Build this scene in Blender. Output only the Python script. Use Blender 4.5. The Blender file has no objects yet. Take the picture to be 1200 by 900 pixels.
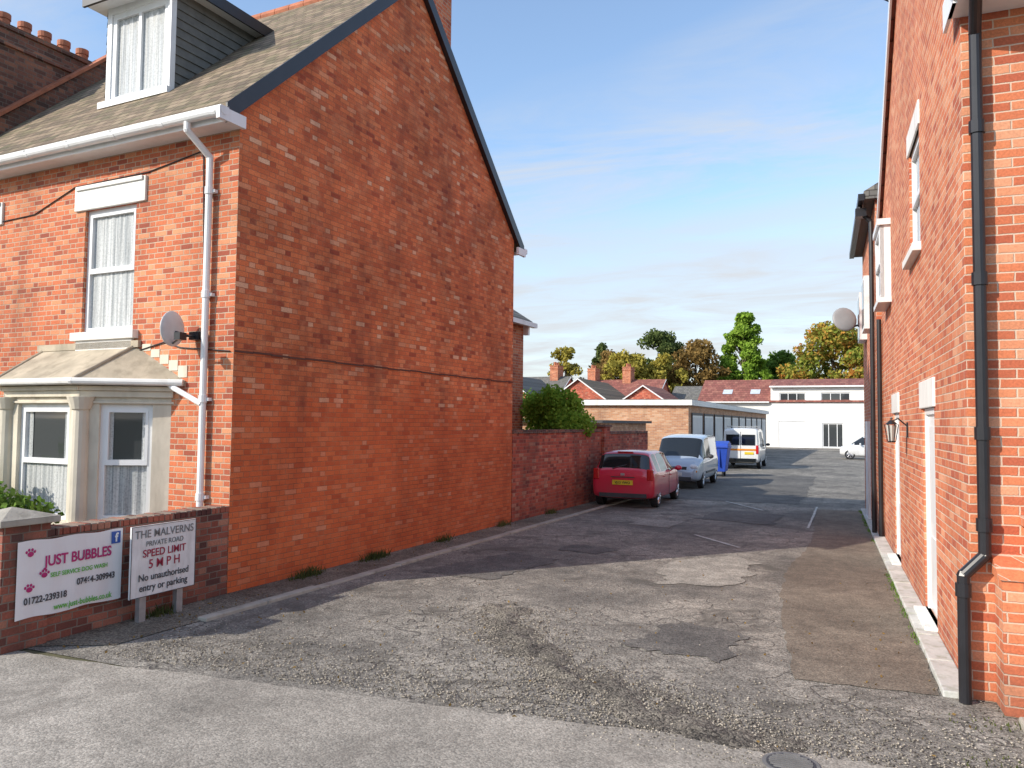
import bpy, math, random, bmesh
import numpy as np
from mathutils import Vector, Matrix
from mathutils import noise as mn
random.seed(3); rng=np.random.default_rng(5)
D=bpy.data; S=bpy.context.scene
rad=math.radians
# ------------------------------------------------------------ node helpers
def newmat(name):
    m=D.materials.new(name); m.use_nodes=True
    nt=m.node_tree; b=nt.nodes['Principled BSDF']
    return m,nt,b
def nd(nt,t,**a):
    n=nt.nodes.new(t)
    for k,v in a.items(): setattr(n,k,v)
    return n
def put(nt,sock,v):
    if isinstance(v,bpy.types.NodeSocket): nt.links.new(v,sock)
    elif v is not None:
        if hasattr(v,'__len__') and len(v)==3 and sock.type=='RGBA': v=(*v,1)
        sock.default_value=v
def M(nt,op,a,b=None,c=None,clamp=False):
    n=nd(nt,'ShaderNodeMath',operation=op); n.use_clamp=clamp
    put(nt,n.inputs[0],a)
    if b is not None: put(nt,n.inputs[1],b)
    if c is not None: put(nt,n.inputs[2],c)
    return n.outputs[0]
def MR(nt,v,a,b,c=0.,d=1.,smooth=False):
    n=nd(nt,'ShaderNodeMapRange')
    if smooth: n.interpolation_type='SMOOTHSTEP'
    for i,x in enumerate((v,a,b,c,d)): put(nt,n.inputs[i],x)
    return n.outputs[0]
def MIX(nt,f,a,b,mode='MIX'):
    n=nd(nt,'ShaderNodeMix',data_type='RGBA',blend_type=mode)
    put(nt,n.inputs[0],f); put(nt,n.inputs[6],a); put(nt,n.inputs[7],b)
    return n.outputs[2]
def NOISE(nt,vec,scale,detail=3,rough=.55,dist=0.):
    n=nd(nt,'ShaderNodeTexNoise'); put(nt,n.inputs['Vector'],vec)
    n.inputs['Scale'].default_value=scale; n.inputs['Detail'].default_value=detail
    n.inputs['Roughness'].default_value=rough; n.inputs['Distortion'].default_value=dist
    return n.outputs[0]
def RAMP(nt,f,stops,const=False):
    n=nd(nt,'ShaderNodeValToRGB'); cr=n.color_ramp
    if const: cr.interpolation='CONSTANT'
    while len(cr.elements)<len(stops): cr.elements.new(.5)
    for e,(p,c) in zip(cr.elements,stops):
        e.position=p; e.color=(*c,1)
    put(nt,n.inputs[0],f); return n.outputs[0]
def BUMP(nt,b,h,strength=.5,dist=.01):
    n=nd(nt,'ShaderNodeBump'); n.inputs['Strength'].default_value=strength
    n.inputs['Distance'].default_value=dist; put(nt,n.inputs['Height'],h)
    nt.links.new(n.outputs[0],b.inputs['Normal'])
def OBJC(nt): return nd(nt,'ShaderNodeTexCoord').outputs['Object']
def SCL(nt,v,s):
    n=nd(nt,'ShaderNodeMapping'); put(nt,n.inputs['Vector'],v); n.inputs['Scale'].default_value=s
    return n.outputs[0]
def plain(name,col,rough=.6,var=.12,nscale=3.,metal=0.,bump=0.,coat=0.,dirt=None):
    m,nt,b=newmat(name); oc=OBJC(nt)
    n=NOISE(nt,oc,nscale,3,.6)
    f=MR(nt,n,.3,.7,1-var,1+var)
    c=MIX(nt,1.,col,f,'MULTIPLY')
    if dirt:
        n2=NOISE(nt,SCL(nt,oc,(1,1,.25)),nscale*2.3,3,.6)
        c=MIX(nt,MR(nt,n2,.5,.75,0,dirt[1]),c,dirt[0])
    put(nt,b.inputs['Base Color'],c); b.inputs['Roughness'].default_value=rough
    b.inputs['Metallic'].default_value=metal
    b.inputs['Coat Weight'].default_value=coat; b.inputs['Coat Roughness'].default_value=.05
    if bump: BUMP(nt,b,NOISE(nt,oc,nscale*12,2),bump,.01)
    return m
def brick_mat(name,stops,mortar,mw=.006,weather=.25,grime=(.06,.05,.045),grimeamt=.35,lowpaint=None,bw=.225,rh=.075,flem=True,pale=None):
    m,nt,b=newmat(name); oc=OBJC(nt)
    sp=nd(nt,'ShaderNodeSeparateXYZ'); put(nt,sp.inputs[0],oc)
    x,y,z=sp.outputs
    wob=NOISE(nt,oc,9.,1); wob=M(nt,'MULTIPLY',M(nt,'SUBTRACT',wob,.5),.012)
    u=M(nt,'ADD',M(nt,'ADD',x,y),wob); v=M(nt,'ADD',z,M(nt,'MULTIPLY',wob,.6))
    vr=M(nt,'DIVIDE',v,rh); row=M(nt,'FLOOR',vr); fz=M(nt,'FRACT',vr)
    odd=M(nt,'FLOORED_MODULO',row,2.)
    P=bw*1.5 if flem else bw
    uu=M(nt,'ADD',M(nt,'DIVIDE',u,P),M(nt,'MULTIPLY',odd,.5))
    cell=M(nt,'FLOOR',uu); p=M(nt,'MULTIPLY',M(nt,'FRACT',uu),P)
    e=M(nt,'MINIMUM',p,M(nt,'SUBTRACT',P,p))
    if flem:
        e=M(nt,'MINIMUM',e,M(nt,'ABSOLUTE',M(nt,'SUBTRACT',p,bw)))
        cell=M(nt,'ADD',M(nt,'MULTIPLY',cell,2.),M(nt,'GREATER_THAN',p,bw))
    ez=M(nt,'MULTIPLY',M(nt,'MINIMUM',fz,M(nt,'SUBTRACT',1.,fz)),rh)
    e=M(nt,'MINIMUM',e,ez)
    fine=NOISE(nt,oc,55.,2,.6)
    e=M(nt,'ADD',e,M(nt,'MULTIPLY',M(nt,'SUBTRACT',fine,.5),.007))
    mask=MR(nt,e,mw*.6,mw*1.3)
    cb=nd(nt,'ShaderNodeCombineXYZ'); put(nt,cb.inputs[0],cell); put(nt,cb.inputs[1],row)
    wn=nd(nt,'ShaderNodeTexWhiteNoise',noise_dimensions='3D'); put(nt,wn.inputs['Vector'],cb.outputs[0])
    col=RAMP(nt,wn.outputs['Value'],stops)
    col=MIX(nt,1.,col,MR(nt,fine,.25,.75,.78,1.22),'MULTIPLY')
    col=MIX(nt,mask,mortar,col)
    w=NOISE(nt,oc,.55,4,.7,.5)
    col=MIX(nt,1.,col,MR(nt,w,.3,.7,1-weather,1+weather),'MULTIPLY')
    if pale:
        pn=NOISE(nt,SCL(nt,oc,(1,1,1.6)),1.9,4,.78)
        col=MIX(nt,MR(nt,pn,.50,.72,0.,pale[1]),col,pale[0])
    g=NOISE(nt,SCL(nt,oc,(1.,1.,.35)),1.3,3,.65)
    gm=MR(nt,g,.52,.74,0.,grimeamt)
    low=MR(nt,z,0.,.55,.45,0.)
    gm=M(nt,'MAXIMUM',gm,M(nt,'MULTIPLY',low,MR(nt,g,.3,.6)))
    col=MIX(nt,gm,col,grime)
    if lowpaint:
        lz=M(nt,'ADD',z,M(nt,'MULTIPLY',g,2.2))
        col=MIX(nt,M(nt,'MULTIPLY',MR(nt,lz,lowpaint[1]+.35,lowpaint[1],0,lowpaint[2]),mask),col,lowpaint[0])
    put(nt,b.inputs['Base Color'],col); b.inputs['Roughness'].default_value=.9
    h=M(nt,'ADD',M(nt,'MULTIPLY',mask,.7),M(nt,'ADD',M(nt,'MULTIPLY',fine,.3),M(nt,'MULTIPLY',wn.outputs['Value'],.35)))
    BUMP(nt,b,h,.7,.008)
    return m
def tile_mat(name,stops,moss=(.13,.135,.06),mossamt=.6,tw=.2,rh=.11):
    m,nt,b=newmat(name); oc=OBJC(nt)
    sp=nd(nt,'ShaderNodeSeparateXYZ'); put(nt,sp.inputs[0],oc); x,y,z=sp.outputs
    n=NOISE(nt,oc,3.2,5,.75)
    wob=M(nt,'MULTIPLY',M(nt,'SUBTRACT',n,.5),.03)
    vr=M(nt,'DIVIDE',M(nt,'ADD',z,wob),rh); row=M(nt,'FLOOR',vr); fz=M(nt,'FRACT',vr)
    uu=M(nt,'ADD',M(nt,'DIVIDE',x,tw),M(nt,'MULTIPLY',M(nt,'FLOORED_MODULO',row,2.),.5))
    cell=M(nt,'FLOOR',uu); fx=M(nt,'FRACT',uu)
    cb=nd(nt,'ShaderNodeCombineXYZ'); put(nt,cb.inputs[0],cell); put(nt,cb.inputs[1],row)
    wn=nd(nt,'ShaderNodeTexWhiteNoise'); put(nt,wn.inputs['Vector'],cb.outputs[0])
    col=RAMP(nt,wn.outputs['Value'],stops)
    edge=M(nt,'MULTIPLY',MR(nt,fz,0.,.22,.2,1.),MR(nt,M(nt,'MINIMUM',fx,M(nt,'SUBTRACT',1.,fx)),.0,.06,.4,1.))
    col=MIX(nt,MR(nt,n,.45,.66,0.,mossamt),col,moss)
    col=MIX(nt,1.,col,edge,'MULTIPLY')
    put(nt,b.inputs['Base Color'],col); b.inputs['Roughness'].default_value=.9
    BUMP(nt,b,M(nt,'ADD',M(nt,'SUBTRACT',1.,fz),M(nt,'ADD',M(nt,'MULTIPLY',edge,.6),M(nt,'MULTIPLY',n,.6))),.8,.025)
    return m
def asphalt(name,c1,c2,speck=.5,cracks=True,scale=1.,stain=None,bump=.6,mids=.28):
    m,nt,b=newmat(name); oc=OBJC(nt)
    big=NOISE(nt,oc,.45*scale,4,.72,.3); mid=NOISE(nt,oc,4.,4,.72); fine=NOISE(nt,oc,90.,2,.7)
    vo=nd(nt,'ShaderNodeTexVoronoi'); put(nt,vo.inputs['Vector'],oc); vo.inputs['Scale'].default_value=70.
    col=MIX(nt,MR(nt,big,.38,.62),c1,c2)
    col=MIX(nt,1.,col,MR(nt,mid,.3,.7,1-mids,1+mids),'MULTIPLY')
    sepc=nd(nt,'ShaderNodeSeparateColor'); put(nt,sepc.inputs[0],vo.outputs['Color'])
    col=MIX(nt,1.,col,MR(nt,sepc.outputs[0],0.,1.,1-speck,1+speck),'MULTIPLY')
    col=MIX(nt,1.,col,MR(nt,fine,.3,.7,.75,1.25),'MULTIPLY')
    h=M(nt,'ADD',M(nt,'MULTIPLY',vo.outputs['Distance'],-.6),M(nt,'ADD',M(nt,'MULTIPLY',mid,.8),M(nt,'MULTIPLY',fine,.5)))
    if stain:
        s=NOISE(nt,oc,1.1,4,.75,.8); col=MIX(nt,MR(nt,s,.51,.66,0,stain[1]),col,stain[0])
    if cracks:
        dn=nd(nt,'ShaderNodeTexNoise'); put(nt,dn.inputs['Vector'],oc); dn.inputs['Scale'].default_value=1.6; dn.inputs['Detail'].default_value=3
        mx=nd(nt,'ShaderNodeVectorMath',operation='SCALE'); nt.links.new(dn.outputs['Color'],mx.inputs[0]); mx.inputs['Scale'].default_value=1.1
        ad=nd(nt,'ShaderNodeVectorMath',operation='ADD'); put(nt,ad.inputs[0],oc); put(nt,ad.inputs[1],mx.outputs[0])
        v3=nd(nt,'ShaderNodeTexVoronoi',feature='DISTANCE_TO_EDGE'); put(nt,v3.inputs['Vector'],ad.outputs[0]); v3.inputs['Scale'].default_value=2.2
        ck=M(nt,'MULTIPLY',MR(nt,v3.outputs['Distance'],.006,.035,.9,0.),MR(nt,big,.46,.56))
        col=MIX(nt,M(nt,'MULTIPLY',ck,.75),col,(.045,.04,.035))
        h=M(nt,'SUBTRACT',h,M(nt,'MULTIPLY',ck,1.2))
    put(nt,b.inputs['Base Color'],col); b.inputs['Roughness'].default_value=.92
    BUMP(nt,b,h,bump,.012)
    return m
# ------------------------------------------------------------ mesh builder
class MB:
    def __init__(s): s.v=[]; s.f=[]; s.m=[]; s.T=Matrix.Identity(4)
    def add(s,vs,fs,m=0):
        o=len(s.v); s.v+=[tuple(s.T@Vector(p)) for p in vs]
        for f in fs: s.f.append([i+o for i in f]); s.m.append(m)
    def box(s,x0,x1,y0,y1,z0,z1,m=0):
        s.add([(x0,y0,z0),(x1,y0,z0),(x1,y1,z0),(x0,y1,z0),(x0,y0,z1),(x1,y0,z1),(x1,y1,z1),(x0,y1,z1)],
              [(0,3,2,1),(4,5,6,7),(0,1,5,4),(1,2,6,5),(2,3,7,6),(3,0,4,7)],m)
    def quad(s,a,b,c,d,m=0): s.add([a,b,c,d],[(0,1,2,3)],m)
    def prx(s,poly,x0,x1,m=0):
        n=len(poly); vs=[(x0,*p) for p in poly]+[(x1,*p) for p in poly]
        s.add(vs,[tuple(range(n))[::-1],tuple(range(n,2*n))]+[(i,(i+1)%n,n+(i+1)%n,n+i) for i in range(n)],m)
    def pry(s,poly,y0,y1,m=0):
        n=len(poly); vs=[(p[0],y0,p[1]) for p in poly]+[(p[0],y1,p[1]) for p in poly]
        s.add(vs,[tuple(range(n)),tuple(range(n,2*n))[::-1]]+[(i,n+i,n+(i+1)%n,(i+1)%n) for i in range(n)],m)
    def cyl(s,p0,p1,r0,r1=None,n=12,m=0):
        r1=r0 if r1 is None else r1
        a=Vector(p0); b=Vector(p1); d=(b-a).normalized()
        t=Vector((0,0,1)) if abs(d.z)<.9 else Vector((1,0,0))
        u=d.cross(t).normalized(); w=d.cross(u)
        vs=[]
        for P,r in ((a,r0),(b,r1)):
            for i in range(n):
                an=2*math.pi*i/n; vs.append(tuple(P+u*math.cos(an)*r+w*math.sin(an)*r))
        s.add(vs,[tuple(range(n)),tuple(range(n,2*n))[::-1]]+[(i,n+i,n+(i+1)%n,(i+1)%n) for i in range(n)],m)
    def pipe(s,pts,r,n=10,m=0):
        for a,b in zip(pts,pts[1:]): s.cyl(a,b,r,n=n,m=m)
        for p in pts[1:-1]: s.sph(p,r*1.08,m=m,n=8)
    def sph(s,c,r,m=0,n=10,sc=(1,1,1)):
        vs=[];fs=[]; k=n//2
        for i in range(k+1):
            th=math.pi*i/k
            for j in range(n):
                ph=2*math.pi*j/n
                vs.append((c[0]+r*sc[0]*math.sin(th)*math.cos(ph),c[1]+r*sc[1]*math.sin(th)*math.sin(ph),c[2]+r*sc[2]*math.cos(th)))
        for i in range(k):
            for j in range(n): fs.append((i*n+j,(i+1)*n+j,(i+1)*n+(j+1)%n,i*n+(j+1)%n))
        s.add(vs,fs,m)
    def wall(s,L,H,holes,t=.12,m=0,y=0.,z0=0.):
        xs=sorted({0,L}|{h[0] for h in holes}|{h[1] for h in holes}); zs=sorted({z0,H}|{h[2] for h in holes}|{h[3] for h in holes})
        for a,b in zip(xs,xs[1:]):
            for c,d in zip(zs,zs[1:]):
                if any(h[0]<=a and b<=h[1] and h[2]<=c and d<=h[3] for h in holes): continue
                s.quad((a,y,c),(b,y,c),(b,y,d),(a,y,d),m)
        for h in holes:
            a,b,c,d=h[:4]
            s.quad((a,y,c),(a,y,d),(a,y+t,d),(a,y+t,c),m); s.quad((b,y,c),(b,y+t,c),(b,y+t,d),(b,y,d),m)
            s.quad((a,y,d),(b,y,d),(b,y+t,d),(a,y+t,d),m); s.quad((a,y,c),(a,y+t,c),(b,y+t,c),(b,y,c),m)
    def window(s,x0,x1,z0,z1,y=.07,split=.5,vert=None,curt=True,fw=.065,half=False):
        s.box(x0,x1,y,y+.06,z0,z0+fw,0); s.box(x0,x1,y,y+.06,z1-fw,z1,0)
        s.box(x0,x0+fw,y,y+.06,z0+fw,z1-fw,0); s.box(x1-fw,x1,y,y+.06,z0+fw,z1-fw,0)
        zm=z0+(z1-z0)*split if split else None
        if zm:
            s.box(x0+fw,x1-fw,y-.008,y+.055,zm-.035,zm+.035,0)
            a,b=zm+.035,z1-fw
            s.box(x0+fw,x1-fw,y-.008,y+.05,b-.035,b,0); s.box(x0+fw,x0+fw+.035,y-.008,y+.05,a,b-.035,0); s.box(x1-fw-.035,x1-fw,y-.008,y+.05,a,b-.035,0)
        if vert:
            for vx in vert:
                xm=x0+(x1-x0)*vx; s.box(xm-.03,xm+.03,y-.006,y+.054,z0+fw,z1-fw,0)
        s.quad((x0,y+.045,z0),(x1,y+.045,z0),(x1,y+.045,z1),(x0,y+.045,z1),1)
        w=x1-x0
        def drape(a,b,za,zb,yy,fr):
            n=max(6,int((b-a)*40)); vs=[]
            for i in range(n+1):
                xx=a+(b-a)*i/n; y_=yy+.004*math.sin(i*fr); vs+=[(xx,y_,za),(xx,y_,zb)]
            s.add(vs,[(2*i,2*i+2,2*i+3,2*i+1) for i in range(n)],2)
        if curt and not half: drape(x0+fw,x1-fw,z0+fw,z1-fw,y+.038,1.1)
        if half:
            drape(x0+fw,x1-fw,z0+fw,z0+(z1-z0)*.47,y+.038,1.2)
            drape(x0+fw,x0+fw+w*.13,z0+(z1-z0)*.47,z1-fw,y+.036,1.5); drape(x1-fw-w*.13,x1-fw,z0+(z1-z0)*.47,z1-fw,y+.036,1.5)
    def obj(s,name,mats,parent=None,smooth=False,bevel=0):
        me=D.meshes.new(name); me.from_pydata(s.v,[],s.f)
        for mt in (mats if isinstance(mats,(list,tuple)) else [mats]): me.materials.append(mt)
        me.polygons.foreach_set('material_index',s.m)
        if smooth: me.polygons.foreach_set('use_smooth',[True]*len(s.f))
        me.update(); o=D.objects.new(name,me); S.collection.objects.link(o)
        if parent: o.parent=parent
        if bevel:
            bm=o.modifiers.new('b','BEVEL'); bm.width=bevel; bm.segments=2; bm.limit_method='ANGLE'
        return o
def npobj(name,V,F,mats,mi=None,parent=None):
    me=D.meshes.new(name); k=F.shape[1]
    me.vertices.add(len(V)); me.vertices.foreach_set('co',V.astype(np.float32).ravel())
    me.loops.add(F.size); me.loops.foreach_set('vertex_index',F.astype(np.int32).ravel())
    me.polygons.add(len(F)); me.polygons.foreach_set('loop_start',np.arange(0,F.size,k,dtype=np.int32))
    me.polygons.foreach_set('loop_total',np.full(len(F),k,dtype=np.int32))
    for m in mats: me.materials.append(m)
    if mi is not None: me.polygons.foreach_set('material_index',mi.astype(np.int32))
    me.update(calc_edges=True); me.validate()
    o=D.objects.new(name,me); S.collection.objects.link(o)
    if parent: o.parent=parent
    return o
def empty(name,loc=(0,0,0),rz=0.):
    e=D.objects.new(name,None); e.location=loc; e.rotation_euler=(0,0,rad(rz)); e.empty_display_size=.2
    S.collection.objects.link(e); return e
def text(parent,name,body,size,loc,rot,mat,bold=.0,sx=1.):
    c=D.curves.new(name,'FONT'); c.body=body; c.size=size; c.offset=bold; c.extrude=.0008; c.align_x='CENTER'
    c.materials.append(mat); o=D.objects.new(name,c); S.collection.objects.link(o); o.parent=parent
    o.location=loc; o.rotation_euler=rot; o.scale=(sx,1,1); return o
RZ=lambda a,loc=(0,0,0): Matrix.Translation(loc)@Matrix.Rotation(rad(a),4,'Z')
# ------------------------------------------------------------ materials
gable_br=brick_mat('gable_brick',[(0,(.32,.065,.03)),(.12,(.50,.12,.045)),(.5,(.62,.165,.058)),(.85,(.68,.205,.075)),(.95,(.64,.28,.15)),(1,(.76,.47,.30))],(.40,.14,.07),mw=.0045,weather=.34,grime=(.17,.042,.024),grimeamt=.6,lowpaint=((.66,.12,.028),3.4,.5),pale=((.72,.34,.17),.45),bw=.212,rh=.069)
front_br=brick_mat('front_brick',[(0,(.30,.07,.04)),(.2,(.46,.12,.055)),(.7,(.58,.165,.07)),(1,(.62,.27,.14))],(.50,.38,.28),weather=.2,grimeamt=.35,grime=(.12,.05,.035),bw=.215,rh=.071)
garden_br=brick_mat('garden_brick',[(0,(.10,.035,.03)),(.3,(.24,.07,.045)),(.7,(.36,.11,.07)),(1,(.42,.2,.13))],(.25,.2,.16),weather=.25,grimeamt=.6)
lane_br=brick_mat('lane_wall_brick',[(0,(.24,.05,.035)),(.4,(.44,.085,.05)),(.8,(.52,.12,.065)),(1,(.5,.24,.16))],(.36,.17,.12),weather=.3,grimeamt=.5)
right_br=brick_mat('right_brick',[(0,(.42,.10,.05)),(.3,(.55,.155,.07)),(.7,(.61,.20,.09)),(1,(.66,.31,.18))],(.62,.46,.35),mw=.006,weather=.16,grimeamt=.12,flem=False)
dark_br=brick_mat('dark_brick',[(0,(.09,.05,.04)),(.5,(.2,.085,.06)),(1,(.3,.13,.08))],(.19,.15,.12),weather=.3,grimeamt=.5)
buff_br=brick_mat('buff_brick',[(0,(.42,.2,.11)),(.5,(.54,.27,.14)),(1,(.6,.38,.24))],(.5,.4,.32),weather=.12,flem=False)
roof_t=tile_mat('roof_tile_brown',[(0,(.14,.105,.075)),(.5,(.22,.16,.11)),(1,(.32,.24,.165))])
roof_s=tile_mat('roof_slate',[(0,(.13,.125,.12)),(1,(.21,.20,.185))],mossamt=.35)
roof_r=tile_mat('roof_tile_red',[(0,(.22,.075,.06)),(.6,(.30,.10,.08)),(1,(.36,.15,.11))],mossamt=.15,tw=.3,rh=.2)
white=plain('white_pvc',(.80,.81,.82),.35,.04,2.,dirt=((.45,.43,.38),.25))
whitep=plain('white_paint',(.78,.77,.74),.6,.06,2.,dirt=((.4,.38,.33),.35),bump=.1)
stone=plain('cream_stone',(.66,.60,.49),.8,.1,2.,bump=.25,dirt=((.25,.21,.15),.35))
bayroof=plain('bay_roof_lead',(.42,.36,.27),.85,.25,2.5,bump=.3,dirt=((.2,.17,.12),.6))
black=plain('black_paint',(.018,.018,.022),.35,.2,4.)
dkgrey=plain('dark_grey',(.05,.05,.055),.6,.2,4.)
dark=plain('dark_interior',(.025,.025,.03),.9,.2)
clad=plain('cladding',(.15,.15,.14),.8,.2,5.,bump=.3)
concrete=plain('concrete',(.40,.375,.32),.9,.2,2.5,bump=.5,dirt=((.14,.13,.10),.6))
concl=plain('pale_kerb_concrete',(.55,.55,.52),.9,.15,3.,bump=.4,dirt=((.2,.22,.12),.6))
render_w=plain('white_render',(.80,.79,.76),.85,.05,.6,dirt=((.55,.53,.48),.25))
garage_w=plain('garage_door',(.72,.72,.70),.5,.05,1.)
steel=plain('galvanised_steel',(.42,.43,.44),.45,.15,8.,metal=.5)
terra=plain('terracotta',(.42,.15,.08),.8,.25,6.)
m_=newmat('window_glass'); glass=m_[0]; m_[2].inputs['Base Color'].default_value=(.045,.05,.055,1); m_[2].inputs['Roughness'].default_value=.03; m_[2].inputs['Specular IOR Level'].default_value=.9
curtm,nt,b=newmat('net_curtain_behind_glass'); oc=OBJC(nt)
f1=NOISE(nt,SCL(nt,oc,(30,30,.6)),1.,2); vz=nd(nt,'ShaderNodeTexVoronoi'); put(nt,vz.inputs['Vector'],oc); vz.inputs['Scale'].default_value=38.
cc=MIX(nt,MR(nt,f1,.3,.7),(.24,.26,.27),(.60,.61,.60)); cc=MIX(nt,1.,cc,MR(nt,vz.outputs['Distance'],.1,.6,.8,1.1),'MULTIPLY')
put(nt,b.inputs['Base Color'],cc); b.inputs['Roughness'].default_value=.8; b.inputs['Coat Weight'].default_value=1.; b.inputs['Coat Roughness'].default_value=.03
WM=[white,glass,curtm,dark]
def leafmat(name,stops,tr=.3):
    m=D.materials.new(name); m.use_nodes=True; nt=m.node_tree; nt.nodes.clear()
    o=nd(nt,'ShaderNodeOutputMaterial'); d=nd(nt,'ShaderNodeBsdfDiffuse'); t=nd(nt,'ShaderNodeBsdfTranslucent'); mx=nd(nt,'ShaderNodeMixShader')
    g=nd(nt,'ShaderNodeNewGeometry'); oc=OBJC(nt)
    n=NOISE(nt,oc,.45,2,.6)
    f=M(nt,'ADD',M(nt,'MULTIPLY',g.outputs['Random Per Island'],.45),MR(nt,n,.3,.7,0.,.55))
    c=RAMP(nt,f,stops)
    nt.links.new(c,d.inputs[0]); nt.links.new(c,t.inputs[0]); mx.inputs[0].default_value=tr
    nt.links.new(d.outputs[0],mx.inputs[1]); nt.links.new(t.outputs[0],mx.inputs[2]); nt.links.new(mx.outputs[0],o.inputs[0])
    return m
lf_light=leafmat('leaf_light',[(0,(.12,.22,.03)),(.5,(.24,.38,.05)),(1,(.38,.52,.10))])
lf_dark=leafmat('leaf_dark',[(0,(.05,.08,.03)),(.5,(.11,.15,.05)),(1,(.19,.22,.08))])
lf_brown=leafmat('leaf_brown',[(0,(.13,.09,.035)),(.5,(.26,.17,.06)),(1,(.38,.25,.09))])
lf_yel=leafmat('leaf_yellow',[(0,(.2,.19,.05)),(.5,(.38,.33,.07)),(1,(.58,.46,.1))])
lf_mix=leafmat('leaf_mixed',[(0,(.10,.14,.03)),(.3,(.22,.28,.05)),(.55,(.38,.34,.07)),(.75,(.5,.26,.06)),(1,(.55,.20,.05))])
lf_green=leafmat('leaf_green',[(0,(.06,.12,.025)),(.5,(.14,.24,.045)),(1,(.26,.38,.09))])
lf_weed=leafmat('weed',[(0,(.05,.06,.025)),(.5,(.10,.12,.04)),(1,(.2,.19,.08))])
bark=plain('bark',(.10,.075,.055),.95,.3,4.,bump=.5)
# ------------------------------------------------------------ ground
gm,nt,b=newmat('ground_grass'); oc=OBJC(nt)
c=MIX(nt,MR(nt,NOISE(nt,oc,.08,4),.35,.65),(.06,.085,.03),(.12,.105,.06)); c=MIX(nt,1.,c,MR(nt,NOISE(nt,oc,6.,3,.7),.3,.7,.7,1.3),'MULTIPLY')
put(nt,b.inputs['Base Color'],c); b.inputs['Roughness'].default_value=1.
mb=MB(); mb.quad((-1500,-1500,-.012),(1500,-1500,-.012),(1500,2500,-.012),(-1500,2500,-.012)); mb.obj('ground',gm)
lane_m=asphalt('lane_asphalt',(.135,.125,.11),(.30,.275,.235),stain=((.085,.077,.065),.75))
pav_m=asphalt('pavement_asphalt',(.235,.215,.185),(.36,.33,.285),speck=.3,cracks=False,bump=.35,mids=.16,stain=((.19,.17,.145),.6))
patch_m=asphalt('patch_asphalt',(.13,.105,.08),(.20,.168,.13),speck=.35,cracks=False,bump=.4)
patch2_m=asphalt('patch_asphalt_dark',(.085,.08,.075),(.15,.14,.125),speck=.45,cracks=False,bump=.5)
patch3_m=asphalt('patch_asphalt_pale',(.24,.225,.195),(.33,.31,.27),speck=.4,cracks=False,bump=.5)
road_m=asphalt('road_asphalt',(.10,.10,.10),(.15,.15,.145),cracks=False)
dirt_m=asphalt('dirt',(.12,.10,.075),(.24,.21,.165),speck=.6,cracks=False,bump=1.)
mb=MB(); mb.quad((-7.3,4.9,-.004),(14,4.9,-.004),(14,7.2,-.004),(-7.3,7.2,-.004))
mb.quad((-7.3,7.2,-.004),(1.4,7.2,-.004),(1.4,50,-.004),(-7.3,50,-.004)); mb.quad((-7.3,50,-.004),(22,50,-.004),(22,77,-.004),(-7.3,77,-.004))
mb.obj('lane',lane_m)
def wavy(pts,amp=.05,step=.12,seed=1):
    r=random.Random(seed); out=[]
    n=len(pts)
    for i in range(n):
        a=Vector(pts[i]); b2=Vector(pts[(i+1)%n]); L=(b2-a).length; k=max(1,int(L/step)); nrm=Vector((-(b2-a).y,(b2-a).x)).normalized()
        off=0
        for j in range(k):
            off=off*.6+r.uniform(-amp,amp); p=a.lerp(b2,j/k)+nrm*(off if j else 0); out.append((p.x,p.y))
    return out
def sheet(name,poly,z,mat,**k):
    w=wavy(poly,**k) if k else poly
    me=D.meshes.new(name); me.from_pydata([(x,y,z) for x,y in w],[],[list(range(len(w)))]); me.materials.append(mat); me.update()
    o=D.objects.new(name,me); S.collection.objects.link(o)
    return o
sheet('pavement',[(-30,2.2),(14,2.2),(14,5.0),(2.2,5.1),(.35,5.42),(-.9,5.38),(-2.6,5.2),(-4.05,5.05),(-6.6,4.8),(-30,4.75)],.004,pav_m,amp=.016,step=.08,seed=4)
mb=MB(); mb.box(-60,60,2.05,2.2,-.12,.003); mb.obj('kerb',concrete)
mb=MB(); mb.quad((-60,-6,-.011),(60,-6,-.011),(60,2.05,-.011),(-60,2.05,-.011)); mb.obj('road',road_m)
sheet('tarmac_patch',[(-.35,6.95),(.7,7.0),(.55,21),(-.55,21),(-.5,15),(-.75,11.5),(-.62,9.2)],.002,patch_m,amp=.025,step=.12,seed=9)
sheet('tarmac_patch',[(-4.3,12.2),(-3.6,12.1),(-3.4,12.8),(-4.2,12.9)],.003,patch2_m,amp=.05,step=.1,seed=11)
sheet('tarmac_patch',[(-4.1,16.0),(-3.2,15.8),(-3.1,16.9),(-4.0,17.0)],.003,patch3_m,amp=.03,step=.12,seed=12)
sheet('tarmac_patch',[(-2.2,10.2),(-1.3,10.6),(-1.1,12.4),(-1.7,13.1),(-2.4,11.8)],.003,patch3_m,amp=.09,step=.1,seed=13)
sheet('tarmac_patch',[(-5.4,9.6),(-4.3,9.5),(-4.0,11.4),(-4.9,11.6)],.003,patch2_m,amp=.07,step=.1,seed=14)
sheet('tarmac_patch',[(-1.9,7.3),(-1.0,7.1),(-.85,8.1),(-1.6,8.5)],.003,patch2_m,amp=.08,step=.08,seed=15)
sheet('tarmac_patch',[(-5.6,22),(-1.0,22),(-.9,34),(-5.4,34)],.002,patch2_m,amp=.05,step=.3,seed=16)  # darker far tarmac, its colour also painting the lane's shade deeper
sheet('tarmac_patch',[(-3.0,17.6),(-1.3,17.2),(-1.2,19.2),(-2.6,19.8)],.003,patch2_m,amp=.07,step=.15,seed=17)
mb=MB(); y=6.3; rr=random.Random(2)
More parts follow.
